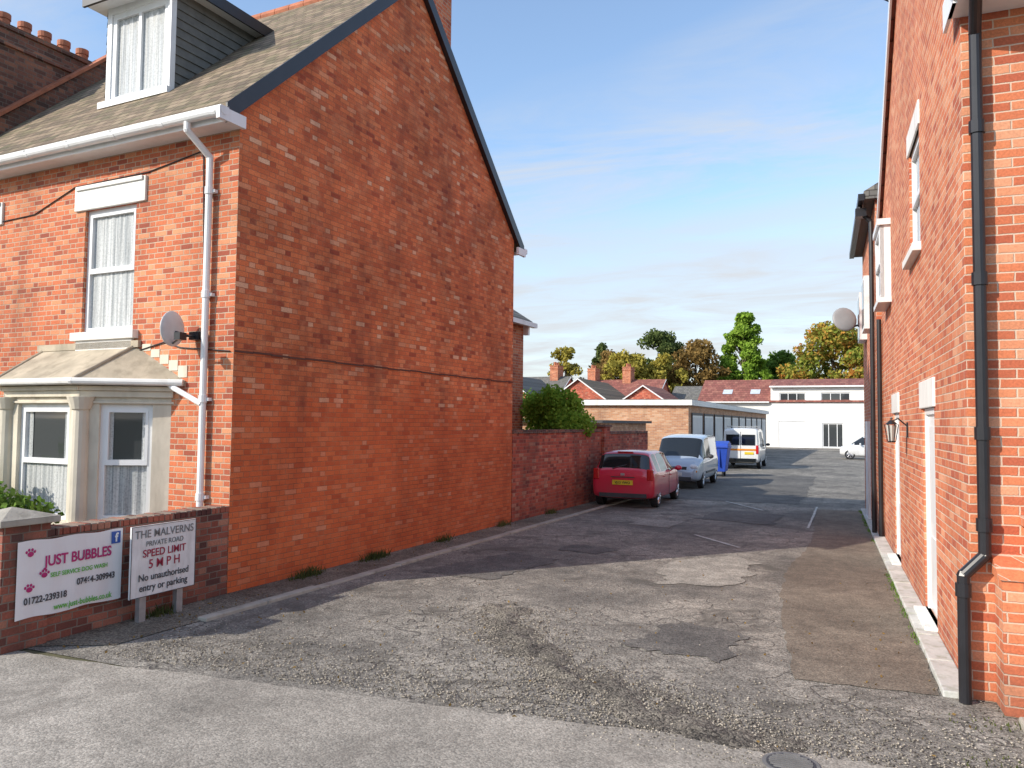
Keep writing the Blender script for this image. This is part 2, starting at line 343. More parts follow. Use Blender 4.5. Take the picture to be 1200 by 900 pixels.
while y<24:
    x0=-6.02+(y-7.4)*.052; L=.9
    mb.T=RZ(-3.2,(x0,y,0)); mb.box(-.13,0,0,L-.012,-.05,.022+rr.uniform(-.005,.012),0); y+=L
mb.T=Matrix.Identity(4)
mb.obj('kerb',concrete,bevel=.01)
sheet('footpath',[(-6.95,4.9),(-6.2,5.3),(-5.2,24),(-6.6,24)],.004,dirt_m)
mb=MB(); y=0
e_r=empty('wall_base_kerb',(.92,7.0,0),1.05)
while y<14.4:
    mb.box(-.20,-.0,y,y+.88,-.02,.045+rr.uniform(0,.008),0); y+=.9
mb.obj('kerb_stones',concl,e_r,bevel=.01)
linem=plain('road_paint',(.50,.49,.45),.7,.3,8.,dirt=((.17,.16,.14),1.))
def line(name,a,b2,w=.07):
    a=Vector(a);b2=Vector(b2); n=Vector((-(b2-a).y,(b2-a).x)).normalized()*w/2
    sheet(name,[tuple(a-n),tuple(b2-n),tuple(b2+n),tuple(a+n)],.0075,linem,amp=.006,step=.08)
line('painted_line',(-2.55,15.0),(-1.6,13.8)); line('painted_line',(-2.9,21.9),(-1.75,20.0)); line('painted_line',(-.62,17.),(-.56,21.5),.05)
mb=MB(); mb.box(1.15,3.6,5.85,6.6,-.02,.05); mb.obj('paving_slab',concrete,bevel=.015)
mb=MB()
for i in range(9): mb.box(.62+i*.62,.62+i*.62+.60,4.75,5.35,-.02,.016+.004*(i%2),0)
mb.obj('paving_slabs',concrete,bevel=.006)
mb=MB(); mb.cyl((-.3,5.2,0),(-.3,5.2,.012),.17,n=40,m=0); mb.cyl((-.3,5.2,.012),(-.3,5.2,.016),.145,n=40,m=1)
for i in range(-4,5):
    w=math.sqrt(max(0,.13**2-(i*.03)**2)); mb.box(-.3-w,-.3+w,5.2+i*.03-.007,5.2+i*.03+.007,.016,.022,0)
mb.obj('manhole_cover',[plain('cast_iron',(.16,.155,.15),.6,.2,8.),dkgrey])
# broken asphalt ridge
nx,ny=150,150
P0=np.array([(-3.5,8.1),(-3.1,7.3),(-2.75,6.9),(-2.1,6.2),(-1.55,5.9),(-.95,5.5),(-.5,5.45)])
xs=np.linspace(-4.2,0.6,nx); ys=np.linspace(5.25,8.6,ny)
V=[]
def dseg(p):
    best=9
    for a,b2 in zip(P0,P0[1:]):
        ab=b2-a; t=np.clip(np.dot(p-a,ab)/np.dot(ab,ab),0,1); best=min(best,np.linalg.norm(p-a-ab*t))
    return best
for j,yy in enumerate(ys):
    for i,xx in enumerate(xs):
        d=dseg(np.array([xx,yy])); f=max(0,1-d/(.34+.24*mn.noise(Vector((xx*2,yy*2,0)))))
        h=-.012+ .06*f*(.55+.9*mn.noise(Vector((xx*5,yy*5,3))))+.014*mn.noise(Vector((xx*18,yy*18,1)))*(f>0)
        if f<=0: h=-.02
        V.append((xx,yy,h))
idx=np.arange(nx*ny).reshape(ny,nx)
F=np.stack([idx[:-1,:-1],idx[:-1,1:],idx[1:,1:],idx[1:,:-1]],-1).reshape(-1,4)
V=np.array(V); keep=(V[F][:,:,2].max(1)>-.005); F=F[keep]
npobj('broken_asphalt',V,F,[asphalt('broken_asph',(.075,.066,.055),(.18,.16,.13),speck=.8,cracks=False,bump=1.)])
def gravel(name,n,samp,smin,smax,mat):
    c=np.array([samp() for _ in range(n)]); s=rng.uniform(smin,smax,n)**1
    base=np.array([(1,0,0),(0,1,0),(-1,0,0),(0,-1,0),(0,0,.7),(0,0,-.5)],float)
    fb=np.array([(0,1,4),(1,2,4),(2,3,4),(3,0,4),(1,0,5),(2,1,5),(3,2,5),(0,3,5)])
    a=rng.uniform(0,6.28,n); ca,sa=np.cos(a),np.sin(a)
    V=np.zeros((n,6,3)); jit=rng.uniform(.6,1.3,(n,6,1)); B=base[None]*jit*s[:,None,None]
    V[...,0]=B[...,0]*ca[:,None]-B[...,1]*sa[:,None]+c[:,0:1]; V[...,1]=B[...,0]*sa[:,None]+B[...,1]*ca[:,None]+c[:,1:2]; V[...,2]=B[...,2]+s[:,None]*.35+c[:,2:3]
    F=(fb[None]+np.arange(n)[:,None,None]*6).reshape(-1,3)
    return npobj(name,V.reshape(-1,3),F,[mat])
def samp():
    if random.random()<.5:
        k=random.randrange(len(P0)-1); t=random.random(); p=P0[k]*(1-t)+P0[k+1]*t
        return (p[0]+random.gauss(0,.4),max(5.1,p[1]+random.gauss(0,.25)),.0)
    x=random.uniform(-6,1.2); e0=5.05+(x+6)*.06
    return (x,e0+abs(random.gauss(0,.6)),.0)
gmn,nt,b=newmat('gravel_stone'); g=nd(nt,'ShaderNodeNewGeometry'); put(nt,b.inputs['Base Color'],RAMP(nt,g.outputs['Random Per Island'],[(0,(.08,.07,.06)),(.5,(.22,.195,.155)),(1,(.5,.44,.36))])); b.inputs['Roughness'].default_value=.9
gravel('gravel',14000,samp,.003,.012,gmn)
# ------------------------------------------------------------ LEFT HOUSE
def roofpair(mb,x0,x1,dep,eave,ridge,ov,th,m):
    sl=(ridge-eave)/(dep/2)
    mb.prx([(-ov,eave-ov*sl),(dep/2,ridge),(dep/2,ridge+th),(-ov,eave-ov*sl+th)],x0,x1,m)
    mb.prx([(dep/2,ridge),(dep+ov,eave-ov*sl),(dep+ov,eave-ov*sl+th),(dep/2,ridge+th)],x0,x1,m)
HD=7.73; EV=6.05; RG=9.66
hs=empty('brick_house',(-6.81,7.38,0),-3.3)
WT=4.98
mb=MB(); mb.T=RZ(0,(-6.2,0,0))
mb.wall(6.2,EV,[(6.2-2.87,6.2-1.83,3.27,WT),(.25,1.25,3.27,WT),(.3,1.2,.1,2.35)],t=.14)
mb.T=Matrix.Identity(4)
mb.quad((-6.2,HD,0),(-6.2,HD,EV),(0,HD,EV),(0,HD,0))
mb.obj('front_wall',front_br,hs)
mb=MB(); mb.add([(0,0,0),(0,HD,0),(0,HD,EV),(0,HD/2,RG),(0,0,EV)],[(0,1,2,3,4)])
mb.obj('gable_wall',gable_br,hs)
mb=MB(); roofpair(mb,-6.2,.07,HD,EV,RG,.28,.11,0)
mb.obj('roof',roof_t,hs)
mb=MB()
for i in range(18): mb.cyl((-6.2+i*.345,HD/2,RG+.07),(-6.2+(i+1)*.345-.01,HD/2,RG+.07),.11,n=10)
mb.obj('ridge_tiles',terra,hs)
sl=(RG-EV)/(HD/2)
mb=MB()
for sgn in (0,1):
    def Y(q): return q if not sgn else HD-q
    for (o0,o1,xa,xb) in ((-.12,.125,.071,.1),):
        pl=[(Y(-.3),EV-.3*sl+o0),(Y(HD/2),RG+o0),(Y(HD/2),RG+o1),(Y(-.3),EV-.3*sl+o1)]
        if sgn: pl=pl[::-1]
        mb.prx(pl,xa,xb,0)
    pl=[(Y(-.05),EV-.05*sl-.1),(Y(HD/2),RG-.1),(Y(HD/2),RG-.002),(Y(-.05),EV-.05*sl-.002)]
    mb.prx(pl if not sgn else pl[::-1],.002,.07,0)
mb.obj('bargeboard',black,hs)
mb=MB()
for i in range(24):
    y0=i*HD/24; mb.box(.0,.012,y0,y0+HD/24-.004,2.92+.006*math.sin(i*1.7),2.945+.006*math.sin(i*1.7),0)
mb.obj('string_line',plain('string_dark',(.12,.05,.035),.9),hs)
mb=MB(); mb.pipe([(-6.2,-.01,4.98),(-4.,-.012,5.05),(-3.1,-.012,5.34),(-1.6,-.012,5.36),(-.6,-.012,5.5),(-.5,-.012,3.2)],.008,n=6)
mb.pipe([(-1.7,-.012,2.98),(-1.2,-.015,3.08),(-.9,-.015,3.0),(-.05,-.015,2.93)],.009,n=6)
mb.obj('cables',black,hs)
ez=EV-.28*sl
mb=MB(); mb.box(-6.2,.10,-.30,-.27,ez-.12,ez+.06,0); mb.box(-6.2,.06,-.27,-.002,ez-.10,ez-.08,0)
pts=[(-.30-.065+.065*math.cos(a),ez+.02+.075*math.sin(a)-.02) for a in np.linspace(math.pi,2*math.pi,9)]
pts2=pts+[( -.302,ez+.03),(-.43,ez+.03)]
mb.prx(pts2[::-1],-6.2,.13,0)
for i in range(7): mb.prx([(p[0],p[1]-.008) for p in pts2][::-1],-.9*i-.05,-.9*i+.02,0)
mb.box(.071,.125,-.44,-.02,ez-.13,ez+.02,0)
mb.box(.071,.125,HD-.02,HD+.33,ez-.13,ez+.02,0)
mb.box(-6.2,.12,HD+.29,HD+.42,ez-.05,ez+.05,0)
mb.obj('gutter',white,hs)
mb=MB(); mb.pipe([(-.5,-.36,ez-.05),(-.5,-.36,ez-.16),(-.42,-.07,ez-.42),(-.42,-.07,.1)],.042,n=12)
for z in (4.9,3.6,2.3,1.1): mb.cyl((-.42,-.07,z),(-.42,-.07,z+.09),.052,n=12); mb.box(-.5,-.34,-.06,-.001,z+.02,z+.06)
mb.pipe([(-1.0,-.12,2.58),(-.95,-.09,2.5),(-.42,-.09,2.28)],.035,n=10)
mb.obj('downpipe',white,hs,smooth=False)
mb=MB(); mb.window(-2.87,-1.83,3.27,WT,y=.05); mb.window(-5.95,-4.95,3.27,WT,y=.05)
mb.box(-5.9,-5.0,.1,.16,.1,2.35,0)
mb.obj('windows',WM,hs)
mb=MB()
for (a,b2) in ((-2.87,-1.83),(-5.95,-4.95)):
    mb.box(a-.2,b2+.2,-.035,.02,WT,WT+.34,0); mb.box(a-.16,b2+.16,-.06,-.036,WT+.28,WT+.34,0)
    mb.box(a-.12,b2+.12,-.09,.04,3.15,3.265,0); mb.box(a-.05,b2+.05,-.05,-.001,3.0,3.148,0)
mb.obj('lintels_and_sills',whitep,hs,bevel=.01)
A=Vector((-1.05,0,0));B=Vector((-1.95,-.6,0));C=Vector((-3.45,-.6,0));Dd=Vector((-4.35,0,0))
mw=MB(); ww=MB(); tr=MB()
for P,Q,hole in ((Dd,C,(.22,.86)),(C,B,(.22,1.28)),(B,A,(.22,.86))):
    d=(Q-P); L=d.length; T=Matrix.Translation(P)@Matrix.Rotation(math.atan2(d.y,d.x),4,'Z')
    mw.T=T; ww.T=T; tr.T=T
    mw.wall(L,2.58,[(hole[0],hole[1],.8,2.27)],t=.12)
    ww.window(hole[0],hole[1],.8,2.27,y=.05,split=.5,half=True)
    tr.box(hole[0]-.06,hole[1]+.06,-.06,.03,.72,.798,0)
    tr.box(-.03,L+.03,-.05,-.001,2.36,2.44,0); tr.box(-.05,L+.05,-.09,-.001,2.441,2.50,0); tr.box(-.04,L+.04,-.03,-.001,2.28,2.31,0)
    tr.box(-.02,L+.02,-.035,-.001,.0,.5,0)
for P in (B,C):
    tr.T=Matrix.Translation(P); tr.cyl((0,0,.5),(0,0,2.36),.115,.1,n=16); tr.cyl((0,0,.5),(0,0,.62),.15,n=16); tr.cyl((0,0,2.2),(0,0,2.36),.12,.17,n=16); tr.cyl((0,0,.72),(0,0,.8),.16,n=16)
mw.obj('bay_walls',stone,hs); ww.obj('bay_windows',WM,hs); tr.obj('bay_mouldings',stone,hs,bevel=.006)
mb=MB(); z0=2.58
ev=[(-.82,0,z0),(-1.88,-.76,z0),(-3.52,-.76,z0),(-4.58,0,z0)]
tp=[(-1.75,0,3.05),(-3.65,0,3.05)]
mb.add(ev+tp,[(0,1,4)[::-1],(1,2,5,4)[::-1],(2,3,5)[::-1],(0,3,2,1)])
evl=[(x,y,z-.07) for x,y,z in ev]
mb.add(ev+evl,[(i,i+1,i+5,i+4) for i in range(3)]+[(4,5,6,7)])
mb.pipe([ (x,y,z+.01) for x,y,z in (ev[1],tp[0])],.025,n=8); mb.pipe([ev[2],tp[1]],.025,n=8)
mb.box(-3.75,-1.65,-.05,-.001,3.03,3.12)
mb.obj('bay_roof',bayroof,hs)
mb=MB(); mb.pipe([(x,y-.03,z-.03) for x,y,z in ev],.045,n=10); mb.obj('bay_gutter',whitep,hs)
mb=MB()
for i in range(5): mb.box(-1.62+i*.17,-1.46+i*.17,-.008,-.001,2.98-.09*i,3.07-.075*i)
mb.obj('flashing',stone,hs)
mb=MB()
mb.sph((0,0,0),.20,n=20,sc=(1,.18,1.1)); o=mb.obj('satellite_dish',plain('dish_grey',(.6,.6,.6),.5),hs,smooth=True); o.location=(-.72,-.30,3.2); o.rotation_euler=(0,0,rad(-84))
mb=MB(); mb.pipe([(-.56,-.001,3.12),(-.58,-.2,3.12),(-.69,-.28,3.16)],.018); mb.pipe([(-.70,-.30,3.02),(-.44,-.40,3.08)],.012); mb.box(-.50,-.40,-.46,-.36,3.04,3.13); mb.box(-.66,-.5,-.1,-.001,3.08,3.18); mb.obj('dish_bracket',black,hs)
# dormer
dy=.78; dz0,dz1=6.5,8.42; dx0,dx1=-3.64,-2.2
mb=MB(); mb.T=RZ(0,(dx0,dy,0)); mb.wall(dx1-dx0,dz1,[(.1,1.34,6.92,8.32)],t=.1,z0=dz0)
mb.T=Matrix.Identity(4); mb.obj('dormer_front',white,hs)
mb=MB(); nb=16
for xx,s_ in ((dx1,1),(dx0,-1)):
    for i in range(nb):
        za=dz0-.3+i*(dz1-dz0+.3)/nb; zb=za+(dz1-dz0+.3)/nb
        xo=xx+s_*.02
        mb.add([(xo,dy,za),(xo,3.6,za),(xx,3.6,zb),(xx,dy,zb)],[(0,1,2,3) if s_>0 else (0,3,2,1)],0)
        mb.add([(xo,dy,za),(xo,3.6,za),(xx-.005*s_,3.6,za),(xx-.005*s_,dy,za)],[(0,1,2,3)],0)
mb.obj('dormer_cheeks',clad,hs)
mb=MB(); mb.window(dx0+.1,dx1-.1,6.92,8.32,y=dy+.02,split=None,vert=[.5],fw=.09)
mb.box(dx0-.04,dx1+.04,dy-.1,dy,6.82,6.92,0); mb.box(dx0+.02,dx1-.02,dy-.04,dy-.001,6.68,6.82,0)
mb.box(dx1-.01,dx1+.03,dy-.05,dy+.04,6.6,8.42,0)
mb.obj('dormer_window',WM,hs)
mb=MB(); mb.box(dx0-.22,dx1+.22,dy-.24,3.2,8.42,8.49,0); mb.box(dx0-.22,dx1+.22,dy-.28,dy-.24,8.38,8.56,1); mb.box(dx1+.221,dx1+.25,dy-.24,3.2,8.38,8.56,1); mb.box(dx0-.2,dx1+.2,dy-.22,3.1,8.491,8.57,2)
mb.obj('dormer_roof',[white,black,dkgrey],hs)
def chimney(mb,x0,x1,y0,y1,z0,z1,pots,mb2,pr=.12,ph=.45):
    mb.box(x0,x1,y0,y1,z0,z1); mb.box(x0-.05,x1+.05,y0-.05,y1+.05,z1-.3,z1-.22); mb.box(x0-.04,x1+.04,y0-.04,y1+.04,z1,z1+.08)
    for (px,py) in pots:
        mb2.cyl((px,py,z1+.05),(px,py,z1+.05+ph),pr*1.1,pr*.85,n=14); mb2.cyl((px,py,z1+ph-.04),(px,py,z1+ph+.06),pr*1.05,n=14)
mb=MB(); m2=MB(); chimney(mb,-.95,-.02,4.4,5.05,7.6,10.8,[(-.7,4.72),(-.3,4.72)],m2); mb.obj('chimney_stack',front_br,hs); m2.obj('chimney_pots',terra,hs)
mb=MB(); mb.box(-5.,-1.75,HD+.01,HD+4.2,0,4.75); mb.obj('rear_wing_walls',front_br,hs)
mb=MB(); mb.pry([(-5.2,4.7),(-1.55,4.7),(-1.55,4.82),(-3.4,6.0),(-5.2,4.82)],HD+.02,HD+4.35); mb.obj('rear_wing_roof',roof_s,hs)
mb=MB(); mb.box(-1.6,-1.47,HD+.02,HD+4.5,4.66,4.78); mb.box(-1.75,-1.61,HD+4.201,HD+4.3,4.45,4.7); mb.obj('rear_wing_gutter',white,hs)
h2=empty('brick_house',(-6.81,7.38,0),-3.3)
mb=MB(); mb.T=RZ(0,(-12.4,0,0)); mb.wall(6.18,EV,[(1,2,3.25,4.9),(3.9,4.9,3.25,4.9),(1.2,2.6,.9,2.3)],t=.14); mb.T=Matrix.Identity(4)
mb.add([(-12.4,0,0),(-12.4,HD,0),(-12.4,HD,EV),(-12.4,HD/2,RG),(-12.4,0,EV)],[(4,3,2,1,0)]); mb.quad((-12.4,HD,0),(-12.4,HD,EV),(-6.2,HD,EV),(-6.2,HD,0))
mb.obj('walls',front_br,h2)
mb=MB(); roofpair(mb,-12.4,-6.45,HD,EV,RG,.28,.11,0); mb.obj('roof',roof_t,h2)
mb=MB()
for a in (-11.4,-8.5): mb.window(a,a+1,3.25,4.9,y=.05)
mb.window(-11.2,-9.8,.9,2.3,y=.05); mb.box(-12.4,-6.2,-.42,-.29,ez-.05,ez+.03,0); mb.obj('windows',WM,h2)
mb=MB(); mb.prx([(-.25,EV-.25*sl),(HD/2,RG),(HD/2,RG+.45),(-.25,EV-.25*sl+.4)],-6.45,-6.2,0); mb.prx([(HD/2,RG),(HD,EV),(HD,EV+.4),(HD/2,RG+.45)],-6.45,-6.2,0)
mb.obj('party_parapet',dark_br,h2)
mb=MB(); mb.prx([(-.28,EV-.25*sl+.4),(HD/2,RG+.45),(HD/2,RG+.52),(-.28,EV-.25*sl+.47)],-6.5,-6.15,0); mb.obj('parapet_coping',terra,h2)
mb=MB(); m2=MB(); chimney(mb,-7.1,-6.46,.1,2.7,6.4,8.8,[(-6.8,.3+.37*i) for i in range(7)],m2,pr=.11,ph=.34); mb.obj('chimney_stack',dark_br,h2); m2.obj('chimney_pots',terra,h2)
# ------------------------------------------------------------ garden wall, pier, signs
gw=empty('garden_wall',(-6.81,7.38,0),-1.)
mb=MB(); mb.box(-.23,0,-2.3,-.01,0,.98)
mb.obj('wall',garden_br,gw)
mb=MB()
for i in range(31): mb.box(-.235,.006,-2.3+i*.0745,-2.3+i*.0745+.066,.981,1.05+.004*(i%3))
mb.obj('coping_bricks',garden_br,gw,bevel=.006)
mb=MB(); mb.box(-.42,.03,-2.75,-2.3,0,1.12); mb.obj('pier',garden_br,gw)
mb=MB(); mb.box(-.48,.09,-2.81,-2.24,1.121,1.18); mb.add([(-.48,-2.81,1.18),(.09,-2.81,1.18),(.09,-2.24,1.18),(-.48,-2.24,1.18),(-.195,-2.525,1.27)],[(0,1,4),(1,2,4),(2,3,4),(3,0,4)]); mb.obj('pier_cap',concrete,gw,bevel=.01)
mb=MB(); mb.box(-6.,-.43,-2.65,-2.42,0,.95); mb.obj('front_wall_return',garden_br,gw)
txr=plain('sign_text_dark',(.06,.06,.07),.5); txm=plain('sign_text_maroon',(.35,.02,.06),.5); txp=plain('sign_pink',(.45,.02,.16),.5); txg=plain('sign_green',(.12,.45,.05),.5); txb=plain('sign_blue',(.03,.1,.4),.5); txk=plain('sign_text_grey',(.2,.2,.2),.7,.5,30.)
R=(rad(90),0,rad(90))
bn=empty('banner_sign',(-6.81,7.38,0),-1.)
n=30; mb=MB(); vs=[]
for i in range(n+1):
    yy=-2.62+1.09*i/n; xo=.045+.004*math.sin(i*.9)
    vs+=[(xo,yy,.27+.008*math.sin(i*.4)),(xo+.003,yy,.97+.006*math.sin(i*.5))]
mb.add(vs,[(2*i,2*i+2,2*i+3,2*i+1) for i in range(n)],0); mb.obj('sheet',plain('banner_white',(.80,.80,.82),.4,.03),bn)
yc=-2.07
text(bn,'t1','JUST BUBBLES',.135,(.056,yc+.06,.72),R,txp,.003,.85)
text(bn,'t2','SELF SERVICE DOG WASH',.058,(.056,yc+.07,.61),R,txg,.001,.9)
text(bn,'t3','07464-309943',.085,(.056,yc+.25,.49),R,txr,.002,.85)
text(bn,'t4','01722-239318',.085,(.056,yc-.27,.40),R,txr,.002,.85)
text(bn,'t5','www.just-bubbles.co.uk',.08,(.056,yc+.12,.30),R,txg,.001,.8)
mb=MB()
for (cy,cz) in ((-2.50,.85),(-2.36,.64),(-2.5,.53)):
    mb.sph((.053,cy,cz),.03,n=12,sc=(.1,1,.8))
    for k in range(4): a=rad(30+40*k); mb.sph((.053,cy+.045*math.cos(a),cz+.042*math.sin(a)),.012,n=8,sc=(.2,1,1.2))
mb.obj('paw_prints',txp,bn)
mb=MB(); mb.box(.053,.058,-1.66,-1.56,.83,.95); mb.obj('blue_badge',txb,bn); text(bn,'t6','f',.12,(.062,-1.61,.85),R,white,.004)
sg=empty('traffic_sign',(-6.62,7.38,0),-1.)
mb=MB(); mb.box(.0,.022,-1.56,-.72,.26,.99,0); mb.box(.022,.026,-1.56,-.72,.26,.266,1); mb.box(.022,.026,-1.56,-.72,.984,.99,1);mb.box(.022,.026,-1.56,-1.554,.266,.984,1);mb.box(.022,.026,-.726,-.72,.266,.984,1)
mb.obj('board',[plain('sign_white',(.78,.79,.80),.5,.08,5.,dirt=((.4,.4,.38),.5)),dkgrey],sg)
mb=MB(); mb.box(-.06,-.001,-1.42,-1.34,-.0,.9); mb.box(-.06,-.001,-.94,-.86,0,.9); mb.obj('legs',steel,sg)
for i,(t,s_,z,m_) in enumerate((('THE MALVERNS',.115,.865,txk),('PRIVATE ROAD',.075,.775,txk),('SPEED LIMIT',.11,.665,txm),('5 M P H',.13,.545,txm),('No unauthorised',.10,.425,txr),('entry or parking',.10,.32,txr))):
    text(sg,'line',t,s_,(.028,-1.14,z),R,m_,.0012 if m_ is not txk else .0005,.95)
# ------------------------------------------------------------ lane wall
lw=empty('brick_wall',(-6.36,15.1,0),-3.2)
mb=MB(); mb.box(-.24,0,.02,5.6,0,1.85); mb.box(-.24,-.03,6.1,10.2,0,1.78); mb.box(-.3,.08,5.6,6.1,0,1.98); mb.obj('wall',lane_br,lw)
mb=MB()
for i in range(50): mb.box(-.27,.025,.02+i*.111,.02+i*.111+.104,1.851,1.92+.006*(i%3))
for i in range(36): mb.box(-.27,.0,6.11+i*.111,6.11+i*.111+.104,1.781,1.85+.006*(i%3))
mb.box(-.34,.12,5.56,6.14,1.981,2.05)
mb.obj('coping',dark_br,lw,bevel=.006)
# ------------------------------------------------------------ RIGHT HOUSE
rh_=empty('brick_house',(.92,7.0,0),1.05)
RD=9.2; RE=5.72; RR=9.0
T=Matrix.Translation((0,RD,0))@Matrix.Rotation(rad(-90),4,'Z')
def yy2(a,b2): return (RD-b2,RD-a)
w1=yy2(2.9,4.0); d1=yy2(1.95,2.95); d2=yy2(5.9,6.85); w2=yy2(7.0,8.1)
mb=MB(); mb.T=T; mb.wall(RD,RE,[(*w1,4.2,5.55),(*d1,.08,2.3),(*d2,.08,2.3),(*w2,4.2,5.4)],t=.12)
mb.T=Matrix.Identity(4)
mb.add([(0,0,RE),(0,RD,RE),(0,RD/2,RR)],[(0,2,1)]); mb.quad((0,0,0),(9,0,0),(9,0,RE),(0,0,RE)); mb.quad((0,RD,0),(0,RD,RE),(9,RD,RE),(9,RD,0)); mb.quad((9,0,0),(9,RD,0),(9,RD,RE),(9,0,RE))
mb.obj('walls',right_br,rh_)
mb=MB(); mb.T=T
mb.window(*w1,4.2,5.55,y=.03,split=.5); mb.window(*w2,4.2,5.4,y=-.16,split=.5); mb.box(w2[0],w2[0]+.02,-.16,.0,4.2,5.4,0); mb.box(w2[1]-.02,w2[1],-.16,.0,4.2,5.4,0); mb.box(w2[0]-.05,w2[1]+.05,-.2,.0,5.4,5.5,0); mb.box(w2[0]-.05,w2[1]+.05,-.2,0,4.12,4.2,0)
for d in (d1,d2):
    mb.box(d[0],d[0]+.07,.02,.1,.08,2.3,0);mb.box(d[1]-.07,d[1],.02,.1,.08,2.3,0);mb.box(d[0]+.07,d[1]-.07,.02,.1,2.23,2.3,0);mb.box(d[0]+.07,d[1]-.07,.05,.09,.08,2.23,0)
    for (a,b2) in ((.2,.9),(1.05,2.1)): mb.box(d[0]+.2,d[1]-.2,.04,.05,a,b2,0)
mb.obj('windows_and_doors',WM,rh_)
mb=MB(); mb.T=T
mb.box(w1[0]-.1,w1[1]+.1,-.02,.03,5.55,5.83,0); mb.box(w1[0]-.06,w1[1]+.06,-.09,.03,4.1,4.2,0)
for d in (d1,d2): mb.box(d[0]-.1,d[1]+.1,-.025,.03,2.3,2.6,0); mb.box(d[0]-.02,d[1]+.02,-.12,.05,0,.08,0)
mb.obj('lintels_and_sills',whitep,rh_,bevel=.008)
rsl=(RR-RE)/(RD/2)
mb=MB(); roofpair(mb,-.06,9.1,RD,RE,RR,.3,.11,0); mb.obj('roof',roof_r,rh_)
mb=MB()
pl=[(-.3,RE-.3*rsl-.14),(RD/2,RR-.14),(RD/2,RR+.12),(-.3,RE-.3*rsl+.12)]; mb.prx(pl,-.09,-.061)
pl=[(RD/2,RR-.14),(RD+.3,RE-.3*rsl-.14),(RD+.3,RE-.3*rsl+.12),(RD/2,RR+.12)]; mb.prx(pl,-.09,-.061)
rz=RE-.3*rsl
mb.box(-.09,9,-.33,-.301,rz-.12,rz+.08); mb.box(-.088,9,-.3,-.002,rz-.12,rz-.1); mb.prx([(-.45,rz+.05),(-.45,rz-.01),(-.42,rz-.05),(-.36,rz-.05),(-.331,rz-.01),(-.331,rz+.05)],-.14,9)
mb.box(-.09,-.061,-.30,.25,rz-.12,rz+.12)
mb.obj('fascia_and_gutter',white,rh_)
mb=MB()
mb.pipe([(.05,-.38,rz-.04),(.05,-.38,rz-.12),(.09,-.07,rz-.3),(.09,-.07,1.12),(-.06,-.09,.96),(-.06,-.09,.0)],.045,n=14)
for z in (4.4,3.2,2.0,1.3): mb.cyl((.09,-.07,z),(.09,-.07,z+.1),.057,n=14)
mb.cyl((-.06,-.09,.8),(-.06,-.09,.9),.057,n=14)
mb.pipe([(-.06,RD-.1,4.1),(-.06,RD-.1,0.05)],.045)
mb.obj('downpipe',black,rh_)
mb=MB(); mb.box(.36,1.7,-.55,-.002,0,1.36); mb.box(.16,.358,-.3,-.002,0,.98); mb.obj('plinth_wall',right_br,rh_)
mb=MB(); mb.box(.33,1.75,-.58,-.002,1.361,1.43); mb.prx([(-.32,.981),(-.002,.981),(-.002,1.14)],.14,.357); mb.obj('plinth_coping',right_br,rh_)
ln=MB(); ly=4.6
ln.box(-.02,-.001,ly-.04,ly+.04,1.95,2.15); ln.pipe([(-.01,ly,2.1),(-.12,ly,2.2),(-.2,ly,2.16)],.01,n=6); ln.cyl((-.2,ly,2.12),(-.2,ly,2.18),.09,.02,n=6); ln.cyl((-.2,ly,1.88),(-.2,ly,1.9),.05,n=6)
for k in range(6):
    a=math.pi/3*k; ln.cyl((-.2+.05*math.cos(a),ly+.05*math.sin(a),1.89),(-.2+.085*math.cos(a),ly+.085*math.sin(a),2.12),.006,n=5)
ln.sph((-.2,ly,2.2),.018,n=8); ln.obj('wall_lantern',black,rh_)
ln=MB(); ln.cyl((-.2,ly,1.9),(-.2,ly,2.11),.042,.075,n=6); ln.obj('lantern_glass',plain('lamp_glass',(.5,.5,.47),.2),rh_)
r2=empty('brick_house',(.66,16.3,0),1.)
mb=MB(); mb.box(0,8,.0,5.3,0,6.5); mb.obj('walls',right_br,r2)
mb=MB(); mb.pry([(-.2,6.45),(8.2,6.45),(4,9.1),(-.2,6.6)],-.12,5.5); mb.obj('roof',roof_s,r2)
mb=MB(); mb.box(-.3,-.19,-.14,5.5,6.42,6.55,1)
mb.pipe([(-.25,.3,6.42),(-.25,.3,6.3),(-.06,.3,6.1),(-.06,.3,.05)],.045,m=1); mb.box(-.34,-.14,.2,.4,6.2,6.36,1)
mb.box(-.16,-.001,1.2,2.2,4.1,5.2,0); mb.box(-.16,-.001,3.4,4.4,4.1,5.2,0); mb.box(-.06,-.001,2.6,3.5,.05,2.2,0)
mb.obj('trim',[white,black],r2)
mb=MB(); mb.box(-.165,-.161,1.28,2.12,4.18,5.12); mb.box(-.165,-.161,3.48,4.32,4.18,5.12); mb.obj('window_glass',glass,r2)
mb=MB(); mb.sph((0,0,0),.3,n=20,sc=(1,.2,1.05)); o=mb.obj('dish',plain('dish_dark',(.3,.3,.31),.5),r2,smooth=True); o.location=(-.45,4.7,4.75); o.rotation_euler=(rad(-15),0,rad(20))
mb=MB(); mb.pipe([(-.001,4.8,4.65),(-.3,4.8,4.55),(-.43,4.75,4.7)],.025); mb.obj('dish_arm',black,r2)
